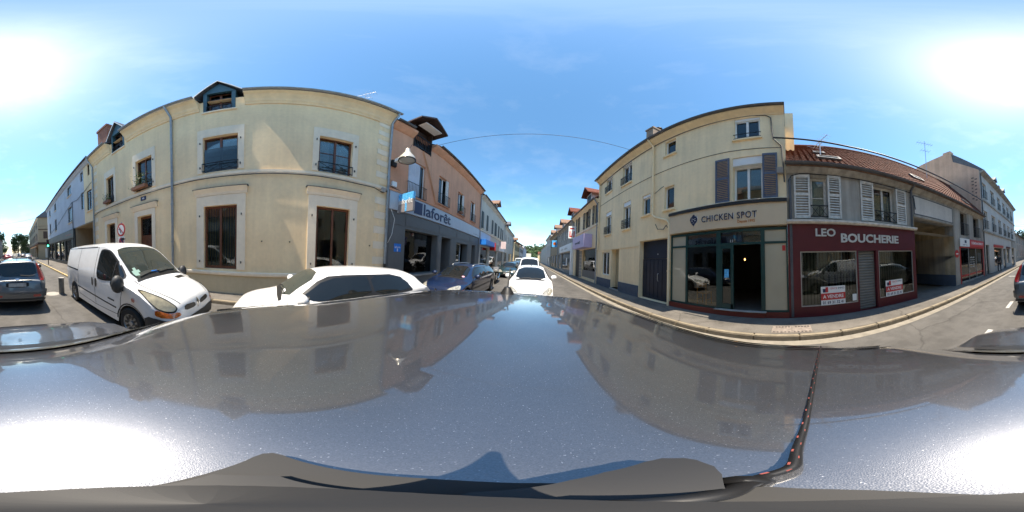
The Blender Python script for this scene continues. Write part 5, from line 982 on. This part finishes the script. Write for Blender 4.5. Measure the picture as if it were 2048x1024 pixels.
c.patch('wiper_cowl', black, 'top', [(-.69, 1.06), (.69, 1.06), (.67, 1.2), (-.67, 1.2)], .005, 1); c.line('bonnet_seam', chrome, 'top', [(-.66, 1.06), (0, 1.045), (.66, 1.06)], .008, .004)
for x in (-.45, .15): c.patch('washer_jet', black, 'top', [(x, .92), (x+.03, .92), (x+.03, .94), (x, .94)], .01, 1)
for sx in (1, -1):
    c.line('roof_trim', chrome, 'top', [(sx*.587, 1.98), (sx*.603, 2.3), (sx*.60, 2.8), (sx*.59, 3.2), (sx*.565, 3.42)], .014, .006); c.line('roof_channel', black, 'top', [(sx*.565, 1.95), (sx*.583, 2.3), (sx*.58, 2.8), (sx*.57, 3.2), (sx*.548, 3.42)], .012, .003)
c.pair('side_window', carglass, [(1.45, 1.06), (1.95, 1.42), (3.3, 1.44), (3.6, 1.08)], .005, 1); c.patch('rear_window', carglass, 'top', [(-.5, 3.62), (.5, 3.62), (.56, 3.9), (-.56, 3.9)], .005, 1)
c.fpair('headlight', lampglass, 'front', [(.4, .6), (.7, .6), (.78, .75), (.5, .72)], .004); c.fpair('tail_light', redlamp, 'rear', [(.5, .7), (.7, .72), (.68, 1.0), (.55, .98)], .005)
p = c.bvh.ray_cast(Vector((-.02, 3.30, 5)), Vector((0, 0, -1)))[0]
MB().lathe([(0, .05), (.02, .045), (.035, .02), (.045, 0)], (p.x, p.y, p.z), 12).tube([p+Vector((0, 0, .03)), p+Vector((0, .10, .16))], .006, 6).build('roof_aerial', black, c.r, 40)
# camera mount on the roof
t = tag(empty('camera_mount', (0, 0, 1.5845)), 'grey and black camera mount standing on the car roof', 'camera mount')
gp = pm('grey_mount_plastic', (.016, .016, .017), .6, 0, .1, 20)
MB().prism(chaikin([(-.066, .0), (-.04, .02), (-.012, .037), (.02, .037), (.04, .014), (.03, -.012), (0, -.017), (-.03, -.016)], 2), 0, .012, 'z').build('suction_base', gp, t)
MB().lathe([(0, .012), (.015, .012), (.0105, .09), (.0075, .12), (.0035, .165), (0, .166)], (0, .0, 0), 20).build('shadow_stem', gp, t, 40)  # stretched up and tapered to throw the unseen camera's shadow on the roof
MB().prism(chaikin([(-.005, .018), (.02, .04), (.047, .046), (.056, .036), (.05, .022), (.02, .008)], 1), .0125, .03, 'z').build('clamp', black, t); MB().prism([(-.03, -.012), (-.01, -.016), (.0, .0), (-.014, .014), (-.032, .004)], .0125, .02, 'z').build('lever', black, t)
# cord running to the right door frame
t = tag(empty('safety_cord', (0, 0, 0)), 'black cord with red flecks tied across the car roof', 'cord')
pts = []; cx = pchip([(.05, .010), (.066, .002), (.088, 0), (.145, -.011), (.25, -.034), (.36, -.06), (.475, -.088)])
for k in range(60):
    x = .05+.425*(k/59)**1.3; y = cx(x); h = c.bvh.ray_cast(Vector((x+.13, y+2.25, 5)), Vector((0, 0, -1)))[0]
    pts.append(Vector((x, y, (h.z if h is not None else 1.45)+.004+.012*max(0, 1-(k/59)*4))))
MB().tube([Vector((.012, .01, 1.63)), Vector((.035, .012, 1.605))]+pts, .003, 8).build('cord', black, t, True); m = MB()
for k in range(1, 58, 2):
    q = pts[k]; d = (pts[k+1]-pts[k]).normalized(); sd = Vector((-d.y, d.x, 0)); a = .0019*(1 if k % 4 == 1 else -.6); o_ = q+sd*a+Vector((0, 0, .0018)); m.bar(o_-d*.002, o_+d*.0016, .0011, .0016)
m.build('red_flecks', pm('red_thread', (.24, .055, .045), .8), t)
MB().lathe([(0, -.006), (.005, -.004), (.007, 0), (.005, .005), (0, .007)], (.042, .013, 1.598), 10).build('knot', black, t, True)
# ================================================================ street furniture
def signmat(name, ring, face):
    return None
t = tag(empty('road_sign', (-4.75, -6.55, .11)), 'round no left turn sign above a no parking plate before the cream house', 'sign')
MB().tube([(0, 0, 0), (0, 0, 3.0)], .03, 10).build('post', steel, t)
disc = MB().lathe([(0, -.012), (.325, -.012), (.325, .012), (0, .012)], (.045, 0, 2.62), 32, 'x').build('no_turn_disc', redbright, t); MB().lathe([(0, 0), (.245, 0)], (.0585, 0, 2.62), 32, 'x').build('white_face', whitep, disc)
m = MB(); x = .062; m.bar((x, -.02, 2.45), (x, -.02, 2.66), .05, .003, (1, 0, 0)); m.bar((x, -.02, 2.66), (x, -.13, 2.66), .05, .003, (1, 0, 0)); m.add([(x, -.12, 2.72), (x, -.12, 2.60), (x, -.2, 2.66)], [(0, 1, 2)]); m.build('turn_arrow', black, disc); MB().bar((.0635, -.18, 2.80), (.0635, .18, 2.44), .045, .003, (1, 0, 0)).build('red_slash', redbright, disc)
pl = MB().box(.03, .05, -.26, .26, 1.77, 2.29).build('no_parking_plate', whitep, t); MB().lathe([(0, 0), (.2, 0)], (.053, 0, 2.03), 28, 'x').build('red_ring', redbright, pl); MB().lathe([(0, 0), (.155, 0)], (.056, 0, 2.03), 28, 'x').build('blue_face', navy, pl); MB().bar((.059, -.14, 2.15), (.059, .14, 1.91), .04, .003, (1, 0, 0)).build('red_slash', redbright, pl); MB().lathe([(0, -.06), (.06, -.06), (.06, .1), (0, .1)], (.06, .2, 2.15), 12, 'x').build('lamp_cap', black, t)
t = tag(empty('bollard', (-1.62, -6.45, 0)), 'short grey metal bollard behind the white van', 'bollard'); MB().lathe([(.125, 0), (.125, .02), (.115, .03), (.115, .62), (.12, .63), (.12, .68), (.0, .69)], (0, 0, 0), 20).build('post', pm('bollard_grey', (.16, .155, .145), .6, .2, .2, 6), t, 40)
MB().lathe([(.1215, .63), (.1215, .68), (0, .693)], (0, 0, 0), 20).build('cap', concrete, t, 40)
t = tag(empty('traffic_light', (-3.5, -20.2, .11)), 'traffic light showing green at the crossing', 'traffic light'); MB().tube([(0, 0, 0), (0, 0, 2.2)], .06, 10).build('pole', black, t); MB().box(-.16, .16, -.14, .14, 2.2, 3.15).build('housing', black, t)
for z, mt in ((2.99, pm('dull_red_lens', (.08, .01, .01), .3)), (2.68, pm('dull_amber_lens', (.06, .035, .005), .3)), (2.37, emit('green_lens', (.05, 1, .55), 5))): MB().lathe([(0, 0), (.1, 0)], (0, .143, z), 18, 'y').build('lens', mt, t); MB().tube([(.11*cos(a), .2, z+.11*sin(a)) for a in [pi*k/8 for k in range(9)]], .01, 4).build('visor', black, t)
# overhead cables
cable('overhead_cable', [(-5.5, 7.0, 8.6), (4.45, 6.6, 8.35)], .012, 'thin cable spanning the street from the salmon house to the restaurant house', .12, 24); cable('overhead_cable', [(4.62, .35, 6.3), (4.55, -1.95, 5.98), (4.5, -5.2, 5.95), (4.62, -12.3, 6.35)], .034, 'thick cable bundle along the tiled roof of the butcher house', .02); cable('overhead_cable', [(-5.45, 5.6, 8.0), (-5.3, 5.0, 6.75)], .01, 'short slack wire above the street lamp', .06)
cable('overhead_cable', [(-5.3, -30, 6.6), (4.8, -26.5, 6.4)], .02, 'lower cable across the street near the crossing', .3); cable('overhead_cable', [(-5.3, -33, 9.2), (6.2, -37, 8.4)], .02, 'upper cable across the street beyond the crossing', .4)
# ---- pedestrian
def person(loc, rz, label):
    t = tag(empty('person', loc, rz), label, 'person')
    def skin(name, edges, mat, sub=2):
        V = []; E_ = []; R_ = []; idx = {}
        for a, b, ra, rb in edges:
            for q, r in ((a, ra), (b, rb)):
                if q not in idx: idx[q] = len(V); V.append(q); R_.append(r)
            E_.append((idx[a], idx[b]))
        me = bpy.data.meshes.new(name); me.from_pydata(V, E_, []); b0 = bmesh.new(); b0.from_mesh(me); b0.verts.layers.skin.verify(); b0.to_mesh(me); b0.free(); o = bpy.data.objects.new(name, me); COL.objects.link(o)
        md = o.modifiers.new('skin', 'SKIN')
        for i, v in enumerate(me.skin_vertices[0].data): v.radius = (R_[i], R_[i]*.85); v.use_root = i == 0
        s_ = o.modifiers.new('sub', 'SUBSURF'); s_.levels = s_.render_levels = sub
        bpy.context.view_layer.update(); m2 = bpy.data.meshes.new_from_object(o.evaluated_get(bpy.context.evaluated_depsgraph_get())); bpy.data.objects.remove(o)
        m2.materials.clear(); m2.materials.append(mat); m2.polygons.foreach_set('use_smooth', [True]*len(m2.polygons)); ob = bpy.data.objects.new(name, m2); COL.objects.link(ob); ob.parent = t; return ob
    pel, chest, neck, head, crown_ = (0, 0, .92), (0, 0, 1.28), (0, .0, 1.46), (0, -.02, 1.56), (0, -.015, 1.68)
    B = [(pel, (0, 0, 1.1), .12, .12), ((0, 0, 1.1), chest, .12, .14), (chest, neck, .14, .05), (neck, head, .05, .085), (head, crown_, .085, .075)]
    legs = []; arms = []
    for sx, st in ((-1, .16), (1, -.16)):
        legs += [(pel, (sx*.09, 0, .86), .12, .095), ((sx*.09, 0, .86), (sx*.1, -st*.6, .48), .095, .062), ((sx*.1, -st*.6, .48), (sx*.1, -st*.3+(.1 if st < 0 else 0), .09), .062, .042), ((sx*.1, -st*.3+(.1 if st < 0 else 0), .09), (sx*.1, -st*.3-.13+(.1 if st < 0 else 0), .04), .042, .035)]
        arms += [(chest, (sx*.19, 0, 1.37), .14, .06), ((sx*.19, 0, 1.37), (sx*.25, st*.4, 1.1), .06, .042), ((sx*.25, st*.4, 1.1), (sx*.24, st*.4-.12, .88), .042, .03), ((sx*.24, st*.4-.12, .88), (sx*.235, st*.4-.15, .80), .03, .026)]
    skin('body', B+legs+arms, pm('skin_tone', (.32, .19, .13), .6))
    grow = lambda L_, d: [(a, b, ra+d, rb+d) for a, b, ra, rb in L_]
    skin('jacket', grow(B[:2], .03)+grow([(chest, (0, 0, 1.42), .14, .06)], .02)+grow(arms[:3]+arms[4:7], .016), pm('dark_jacket', (.03, .03, .032), .9)); skin('trousers', grow(legs[:3]+legs[4:7], .016), pm('dark_trousers', (.016, .016, .02), .9))
    h = MB().lathe([(.0, .1), (.05, .09), (.085, .04), (.092, -.02), (.085, -.05)], (0, 0, 0), 14); h.v = [(x, y+.01, z+1.64) for x, y, z in h.v]; h.build('hair', brownd, t, True)
    for sx in (-1, 1):
        MB().lathe([(0, -.01), (.011, 0), (0, .01)], (sx*.032, -.1, 1.60), 8, 'y').build('eye', black, t)
        for k in range(5): MB().tube([(sx*.235, -.09+k*.012-.06*sx*-1, .80), (sx*.235, -.1+k*.013-.06*sx*-1, .75), (sx*.232, -.115+k*.013-.06*sx*-1, .715+.006*abs(k-2))], .008, 5).build('finger', MATS['skin_tone'], t)
    MB().add([(0, -.125, 1.575), (-.014, -.098, 1.565), (.014, -.098, 1.565), (0, -.1, 1.61)], [(0, 1, 2), (0, 2, 3), (0, 3, 1)]).build('nose', MATS['skin_tone'], t)
    bag = MB().prism([(-.12, .95), (.14, .95), (.12, 1.2), (-.1, 1.2)], -.33, -.26, 'x').build('shoulder_bag', pm('brown_bag', (.12, .07, .04), .7), t)
person((4.25, -14.9, .12), pi, 'pedestrian in dark jacket and trousers walking on the right pavement')
# ================================================================ rows of houses along the street
def row_house(name, label, side, X, Ya, Yb, zE, wall, wins, zw, fr, sh=None, roofm=browntile, shop=None, dorm=(), deep=8, grp=None, zr=2.6):
    b = Bld(name, label, 'house', side, X, Ya, Yb, grp)
    for a, c in wins:
        for z0, z1 in zw:
            w = b.window(a, c, z0, z1, fr, 2, (), .16, sill=stone if not sh else None)
            if sh:
                W = (abs(a-c))*.5; lo_, hi = min(a, c), max(a, c); b.shutter(w, hi+.02, hi+W, z0, z1, sh, -.06, .12); b.shutter(w, lo_-W, lo_-.02, z0, z1, sh, -.06, .12)
    zs = 3.6
    if shop:
        for a, c, z0, z1 in shop: b.hole(*b.uu(a, c), z0, z1, .25); MB().box(*b.uu(a, c), .12, .13, z0, z1).build('pane', shopglass, b.r)
    b.wall(.1, zE, wall, depth=deep)
    b.strip([(0, zE-.35), (-.3, zE-.08), (-.34, zE+.0), (0, zE+.0)], 0, b.L, wall, 'cornice'); b.gutter(0, b.L, -.42, zE+.05, zincdark, .08); b.roof(-.36, zE+.08, deep/2, zE+zr, deep+.3, roofm, 0); b.pipe([(b.L-.12, -.42, zE), (b.L-.12, -.1, zE-.5), (b.L-.12, -.1, .12)], zinc, .045)
    for Y, rm in dorm:
        u0 = b.u(Y)-.65; u1 = u0+1.3; d = MB().box(u0, u1, .15, 2.6, zE+.15, zE+1.5).build('dormer', whitewall, b.r); MB().prism([(u0-.3, zE+1.45), ((u0+u1)/2, zE+2.25), (u1+.3, zE+1.45), (u1+.3, zE+1.35), ((u0+u1)/2, zE+2.05), (u0-.3, zE+1.35)], -.35, 2.9, 'y').build('dormer_roof', rm, d); MB().box(u0+.2, u1-.2, .13, .148, zE+.4, zE+1.35).build('dormer_window', black, d); MB().box(u0-.02, u0, .15, .6, zE+.15, zE+1.4).build('dormer_side', brownd, d)
    return b
# right row
b = row_house('lilac_shop_house', 'cream house with dark shutters above the lilac shop sign', 'R', XR, 18.7, 11.37, 6.85, creamR, [(12.3, 11.6), (14.7, 13.75), (17.5, 16.8)], [(4.9, 6.6)], brownd, darksh, redtile, [(15.2, 11.7, .35, 2.9), (17.8, 16.2, .12, 3.5)], [(14.2, redtile)])
sgn = b.box(16.3, 12.6, -.75, -.02, 2.98, 4.1, lilac, 'sign_box'); b.letters('nounaj!', darktxt, 15.3, 13.7, 3.3, 3.6, -.76, sgn, ext=.004, bold=.02); b.strip([(0, 4.68), (-.1, 4.7), (-.1, 4.78), (0, 4.8)], 0, b.L, stone, 'sill_band'); MB().box(b.u(17.8), b.u(16.2), .1, .15, .12, 3.5).build('gate', pm('brown_grey_gate', (.045, .04, .035), .6), b.r)
for k in range(8): b.box(16.1, 15.3, -.03, 0, .2+k*.33, .5+k*.33, greywall, 'pier_stone')
m = MB().box(b.u(15.2), b.u(11.7), .05, .1, .35, 1.0).build('stall_riser', greyshop, b.r)
sg = tag(empty('projecting_sign', (4.82, 17.6, 0), -pi/2), 'white projecting sign with red lettering beyond the lilac shop', 'sign'); MB().box(-.07, .07, -.95, -.1, 4.3, 5.7).build('panel', whitep, sg); MB().bar((0, 0, 5.5), (0, -.2, 5.5), .04).bar((0, 0, 4.5), (0, -.2, 4.5), .04).build('bracket', black, sg)
[MB().box(.071, .074, y0, y1, z0, z1).build('red_mark', redbright, sg) for y0, y1, z0, z1 in ((-.85, -.72, 4.45, 5.1), (-.62, -.5, 4.45, 4.9), (-.4, -.25, 4.45, 5.15), (-.72, -.62, 4.45, 4.6), (-.8, -.3, 5.35, 5.5))]
b = row_house('white_sign_house', 'grey house with white shop sign and brown roofed dormers', 'R', XR, 30.5, 18.72, 6.7, greywall, [(21.0, 20.1), (24.0, 23.1), (27, 26.1), (29.6, 28.8)], [(4.9, 6.5)], whitepvc, whitesh, browntile, [(26.5, 19.6, .5, 2.9), (30, 27.2, .3, 2.9)], [(20.5, redtile), (27.0, browntile)]); q = b.box(27.4, 18.75, -.25, 0, 3.05, 4.0, whitep, 'shop_sign'); b.box(19.4, 18.75, -.25, 0, .13, 3.05, whitep, 'shop_pier'); smudge(b, 26, 20.5, 3.35, 3.75, 12, concrete, -.254, q); b.box(23.2, 22.5, .08, .1, 1.1, 2.2, whitep, 'poster')
sg = tag(empty('projecting_sign', (4.82, 31.2, 0), -pi/2), 'blue projecting sign with an orange mark farther down the street', 'sign'); MB().box(-.08, .08, -1.15, -.1, 4.35, 5.65).build('panel', skyblue, sg); MB().lathe([(0, 0), (.3, 0)], (.082, -.6, 5.0), 18, 'x').build('orange_mark', orangelamp, sg); MB().bar((0, 0, 5.4), (0, -.2, 5.4), .04).build('bracket', black, sg)
b = row_house('narrow_grey_house', 'narrow grey house with dormer beside the blue projecting sign', 'R', XR, 43, 30.52, 7.3, beige, [(33.5, 32.5), (36.5, 35.5), (39.5, 38.5), (42, 41.2)], [(4.9, 6.6)], brownd, darksh, browntile, [(34, 31.5, .3, 2.9), (38, 35, .3, 2.9), (42, 39, .3, 2.9)], [(34.5, browntile), (41.0, browntile)])
b = row_house('tall_white_house', 'tall pale house closing the right hand row', 'R', XR+.1, 58, 43.02, 8.6, whitewall, [(46, 45), (49, 48), (52, 51), (55, 54)], [(4.6, 6.1), (6.6, 8.0)], greyshop, None, slate, [(47, 44.5, .3, 2.7), (52, 49, .3, 2.7)]); row_house('pale_house', 'pale house far along the right side', 'R', XR+.4, 95, 58.02, 7.5, offwhite, [(62+6*k, 61+6*k) for k in range(5)], [(1.2, 2.8), (4.4, 6)], greyshop, None, browntile)
# left row
b = row_house('white_shutter_house', 'off white house with dark shutters above blue and red shop signs', 'L', -5.5, 16.12, 30.7, 8.6, offwhite, [(16.75, 17.45), (18.7, 19.3), (21.2, 21.9), (23.4, 24.1), (25.3, 26.0), (27.2, 27.9), (28.8, 29.5)], [(4.95, 6.8)], brownd, None, browntile, [(16.6, 19.6, .3, 2.9), (20.4, 24.5, .3, 2.7), (25.4, 30, .4, 2.8)], [(24.0, browntile)]); 
for Y in (16.75, 18.7, 21.2, 22.9, 23.4, 25.3, 27.2, 28.8): MB().box(b.u(Y)-.28, b.u(Y)+.3, -.06, -.02, 4.95, 6.85).build('shutter', darksh, b.r)
b.strip([(0, 4.62), (-.12, 4.66), (-.12, 4.76), (0, 4.8)], 0, b.L, stone, 'string_course'); b.box(16.3, 20.2, -.7, -.01, 3.1, 3.65, bluebright, 'blue_fascia'); b.box(16.2, 20.2, -.1, -.01, 3.7, 4.5, bluewhite, 'upper_sign'); b.box(20.5, 24.8, -.35, -.01, 2.75, 3.65, concrete, 'shop_fascia'); b.box(20.4, 20.8, -.75, -.01, 2.7, 3.7, redbright, 'red_sign'); b.box(25.2, 30.4, -.2, -.01, 2.9, 3.6, whitep, 'shop_fascia')
sg = tag(empty('projecting_sign', (-5.5, 26.6, 0), pi/2), 'pale pink projecting sign on the off white house', 'sign'); MB().box(-.06, .06, -1.1, -.1, 3.3, 4.5).build('panel', pm('pale_pink_panel', (.62, .50, .50), .5), sg); MB().bar((0, 0, 4.2), (0, -.2, 4.2), .04).build('bracket', black, sg)
b = row_house('beige_house', 'beige house with small dormer on the left row', 'L', -5.5, 30.72, 45, 8.0, offwhite, [(32.5, 33.4), (36, 36.9), (39.5, 40.4), (43, 43.9)], [(4.9, 6.6)], brownd, None, browntile, [(31.5, 35, .3, 2.9), (37, 43, .3, 2.9)], [(36.5, slate)]); row_house('yellow_house', 'yellow house with tiled roof far along the left row', 'L', -5.1, 45.02, 62, 6.4, yellowish, [(47, 48), (51, 52), (55, 56), (59, 60)], [(1.3, 2.9), (4.2, 5.7)], brownd, darksh, redtile, None, [(52, browntile)], zr=3)
row_house('white_far_house', 'white house farther along the left row', 'L', -4.9, 62.02, 84, 7.0, whitewall, [(64+4*k, 65+4*k) for k in range(5)], [(1.2, 2.8), (4.4, 6)], greyshop, darksh, browntile); row_house('grey_far_house', 'grey house near the end of the left row', 'L', -4.6, 84.02, 120, 8.5, bluewhite, [(86+5*k, 87.2+5*k) for k in range(6)], [(1.2, 2.8), (4.2, 5.8), (6.6, 7.8)], greyshop, None, slate)
row_house('left_end_house', 'low pale house with tiled roof at the end of the left row', 'L', -1.5, 190, 215, 8.5, offwhite, [(193+6*k, 195+6*k) for k in range(3)], [(1.2, 3), (4.6, 6.4)], greyshop, None, redtile)
e = row_house('end_house', 'pale house with orange roof closing the view below the wooded hill', 'R', 0, 0, -10, 6.5, yellowish, [(-2, -3), (-5, -6), (-8, -9)], [(1.2, 3), (4.2, 5.8)], brownd, None, redtile); e.r.location = (5.0, 145, 0); e.r.rotation_euler = (0, 0, 0)
row_house('right_far_house', 'long pale house beyond the right hand row', 'R', XR+1.5, 140, 95.02, 7, beige, [(100+7*k, 99+7*k) for k in range(5)], [(1.2, 2.8), (4.4, 6)], brownd, None, browntile)
# ---- wooded hill
m = MB()
for i in range(41):
    for k in range(13):
        x = -220+i*11; y = 330+k*30; m.v.append((x, y, -2+max(0, 46*math.exp(-((x-30)/110)**2)*(1-math.exp(-(k/3.0)**2)))))
for i in range(40):
    for k in range(12): m.f.append((i*13+k, i*13+k+1, (i+1)*13+k+1, (i+1)*13+k))
struct(m.build('hill', pm('hill_green', (.035, .06, .02), .95, 0, .4, .1), None, True)); m = MB()
for q in range(420):
    x = random.uniform(-120, 160); y = random.uniform(335, 470); k = (y-330)/30; z = -2+46*math.exp(-((x-30)/110)**2)*(1-math.exp(-(k/3.0)**2)); r = random.uniform(3, 6.5)
    for _ in range(34):
        d = Vector((random.gauss(0, 1), random.gauss(0, 1), random.gauss(.2, 1))).normalized()*r*random.uniform(.6, 1); p = Vector((x, y, z+r*.8))+d; s_ = random.uniform(.7, 1.6); a = Vector((random.gauss(0, 1), random.gauss(0, 1), random.gauss(0, 1))).normalized()*s_; bb = d.cross(a).normalized()*s_; m.add([p-a, p-bb, p+a, p+bb], [(0, 1, 2, 3)])
struct(m.build('wood_canopy', leafd, None, fix=False), 'stuff')
# ---- street trees beyond the crossing
def tree(loc, h, label, seed, n=2600):
    rnd = random.Random(seed); t = tag(empty('street_tree', loc), label, 'tree', 'street trees beyond the crossing'); m = MB().tube([(0, 0, 0), (.05, 0, h*.25), (-.05, .05, h*.5), (0, 0, h*.8)], [.2, .16, .12, .04], 8); cl = []
    for k in range(16):
        a = rnd.uniform(0, 6.3); z = rnd.uniform(.22, .92)*h; r = h*.30*(1-abs(z/h-.6)*1.1)*rnd.uniform(.5, 1); p = Vector((cos(a)*r, sin(a)*r, z)); cl.append((p, h*rnd.uniform(.12, .2))); m.tube([(0, 0, z*.72), tuple(p*.55+Vector((0, 0, z*.4))), tuple(p)], [.07, .05, .02], 5)
    m.build('trunk', bark, t, True); m = MB()
    for q in range(n):
        c_, r = rnd.choice(cl); d = Vector((rnd.gauss(0, 1), rnd.gauss(0, 1), rnd.gauss(0, 1))).normalized()*r*rnd.random()**.4; p = c_+d; s_ = rnd.uniform(.15, .38); a = Vector((rnd.gauss(0, 1), rnd.gauss(0, 1), rnd.gauss(0, 1))).normalized()*s_; bb = a.orthogonal().normalized()*s_*.7; m.add([p-a, p-bb, p+a, p+bb], [(0, 1, 2, 3)])
    m.build('crown', leafd, t, fix=False)
for k, (x, y, h, l) in enumerate([(.6, -74, 10.5, 'dense tree at the right of the gap at the far end of the street'), (9.0, -62, 11, 'broad tree left of the far gap near the dark corner house'), (-3.6, -84, 10.5, 'tree beside the beige corner building'), (11.5, -47, 9.5, 'tree standing close to the dark corner house'), (13, -80, 10, 'tall tree behind the dark corner house'), (-2.5, -110, 14, 'distant tree in the row beyond the beige corner building'), (11, -105, 11, 'distant tree on the far right of the street')]): tree((x, y, 0), h, l, 40+k)
row_house('avenue_house', 'pale house between the trees at the far end of the street', 'L', -3.0, -150, -130, 6, beige, [(-148+5*k, -147+5*k) for k in range(4)], [(1, 2.6), (4, 5.4)], whitepvc, None, slate); e = row_house('avenue_end_house', 'distant house closing the avenue beyond the trees', 'L', 0, 0, 14, 6.5, offwhite, [(2, 3), (6, 7), (10, 11)], [(1, 2.8), (4, 5.6)], brownd, None, slate); e.r.location = (-1, -170, 0); e.r.rotation_euler = (0, 0, pi) if 0 else (0, 0, pi)
# ---------------------------------------------------------------- small fittings become objects of their own
def islands(o):
    bm = bmesh.new(); bm.from_mesh(o.data); seen = set(); out = []
    for f in bm.faces:
        if f in seen: continue
        st = [f]; seen.add(f); grp = []
        while st:
            g = st.pop(); grp.append(g)
            for v in g.verts:
                for h in v.link_faces:
                    if h not in seen: seen.add(h); st.append(h)
        vs = {}; fs = []
        for g in grp: fs.append(tuple(vs.setdefault(v, len(vs)) for v in g.verts))
        out.append(([tuple(v.co) for v in vs], fs))
    bm.free(); return out
for o in list(bpy.data.objects):
    if o.type == 'MESH' and o.name.split('.')[0] in ('shutter_hook', 'wall_hook', 'bracket', 'toothing_stones', 'facade_cable'):
        L_ = islands(o); nm = o.name.split('.')[0]; nm = 'toothing_stone' if nm == 'toothing_stones' else nm; mt = o.data.materials[0]; pr = o.parent
        if len(L_) > 1:
            bpy.data.objects.remove(o)
            for v, f in L_: k = MB(); k.add(v, f); k.build(nm, mt, pr)
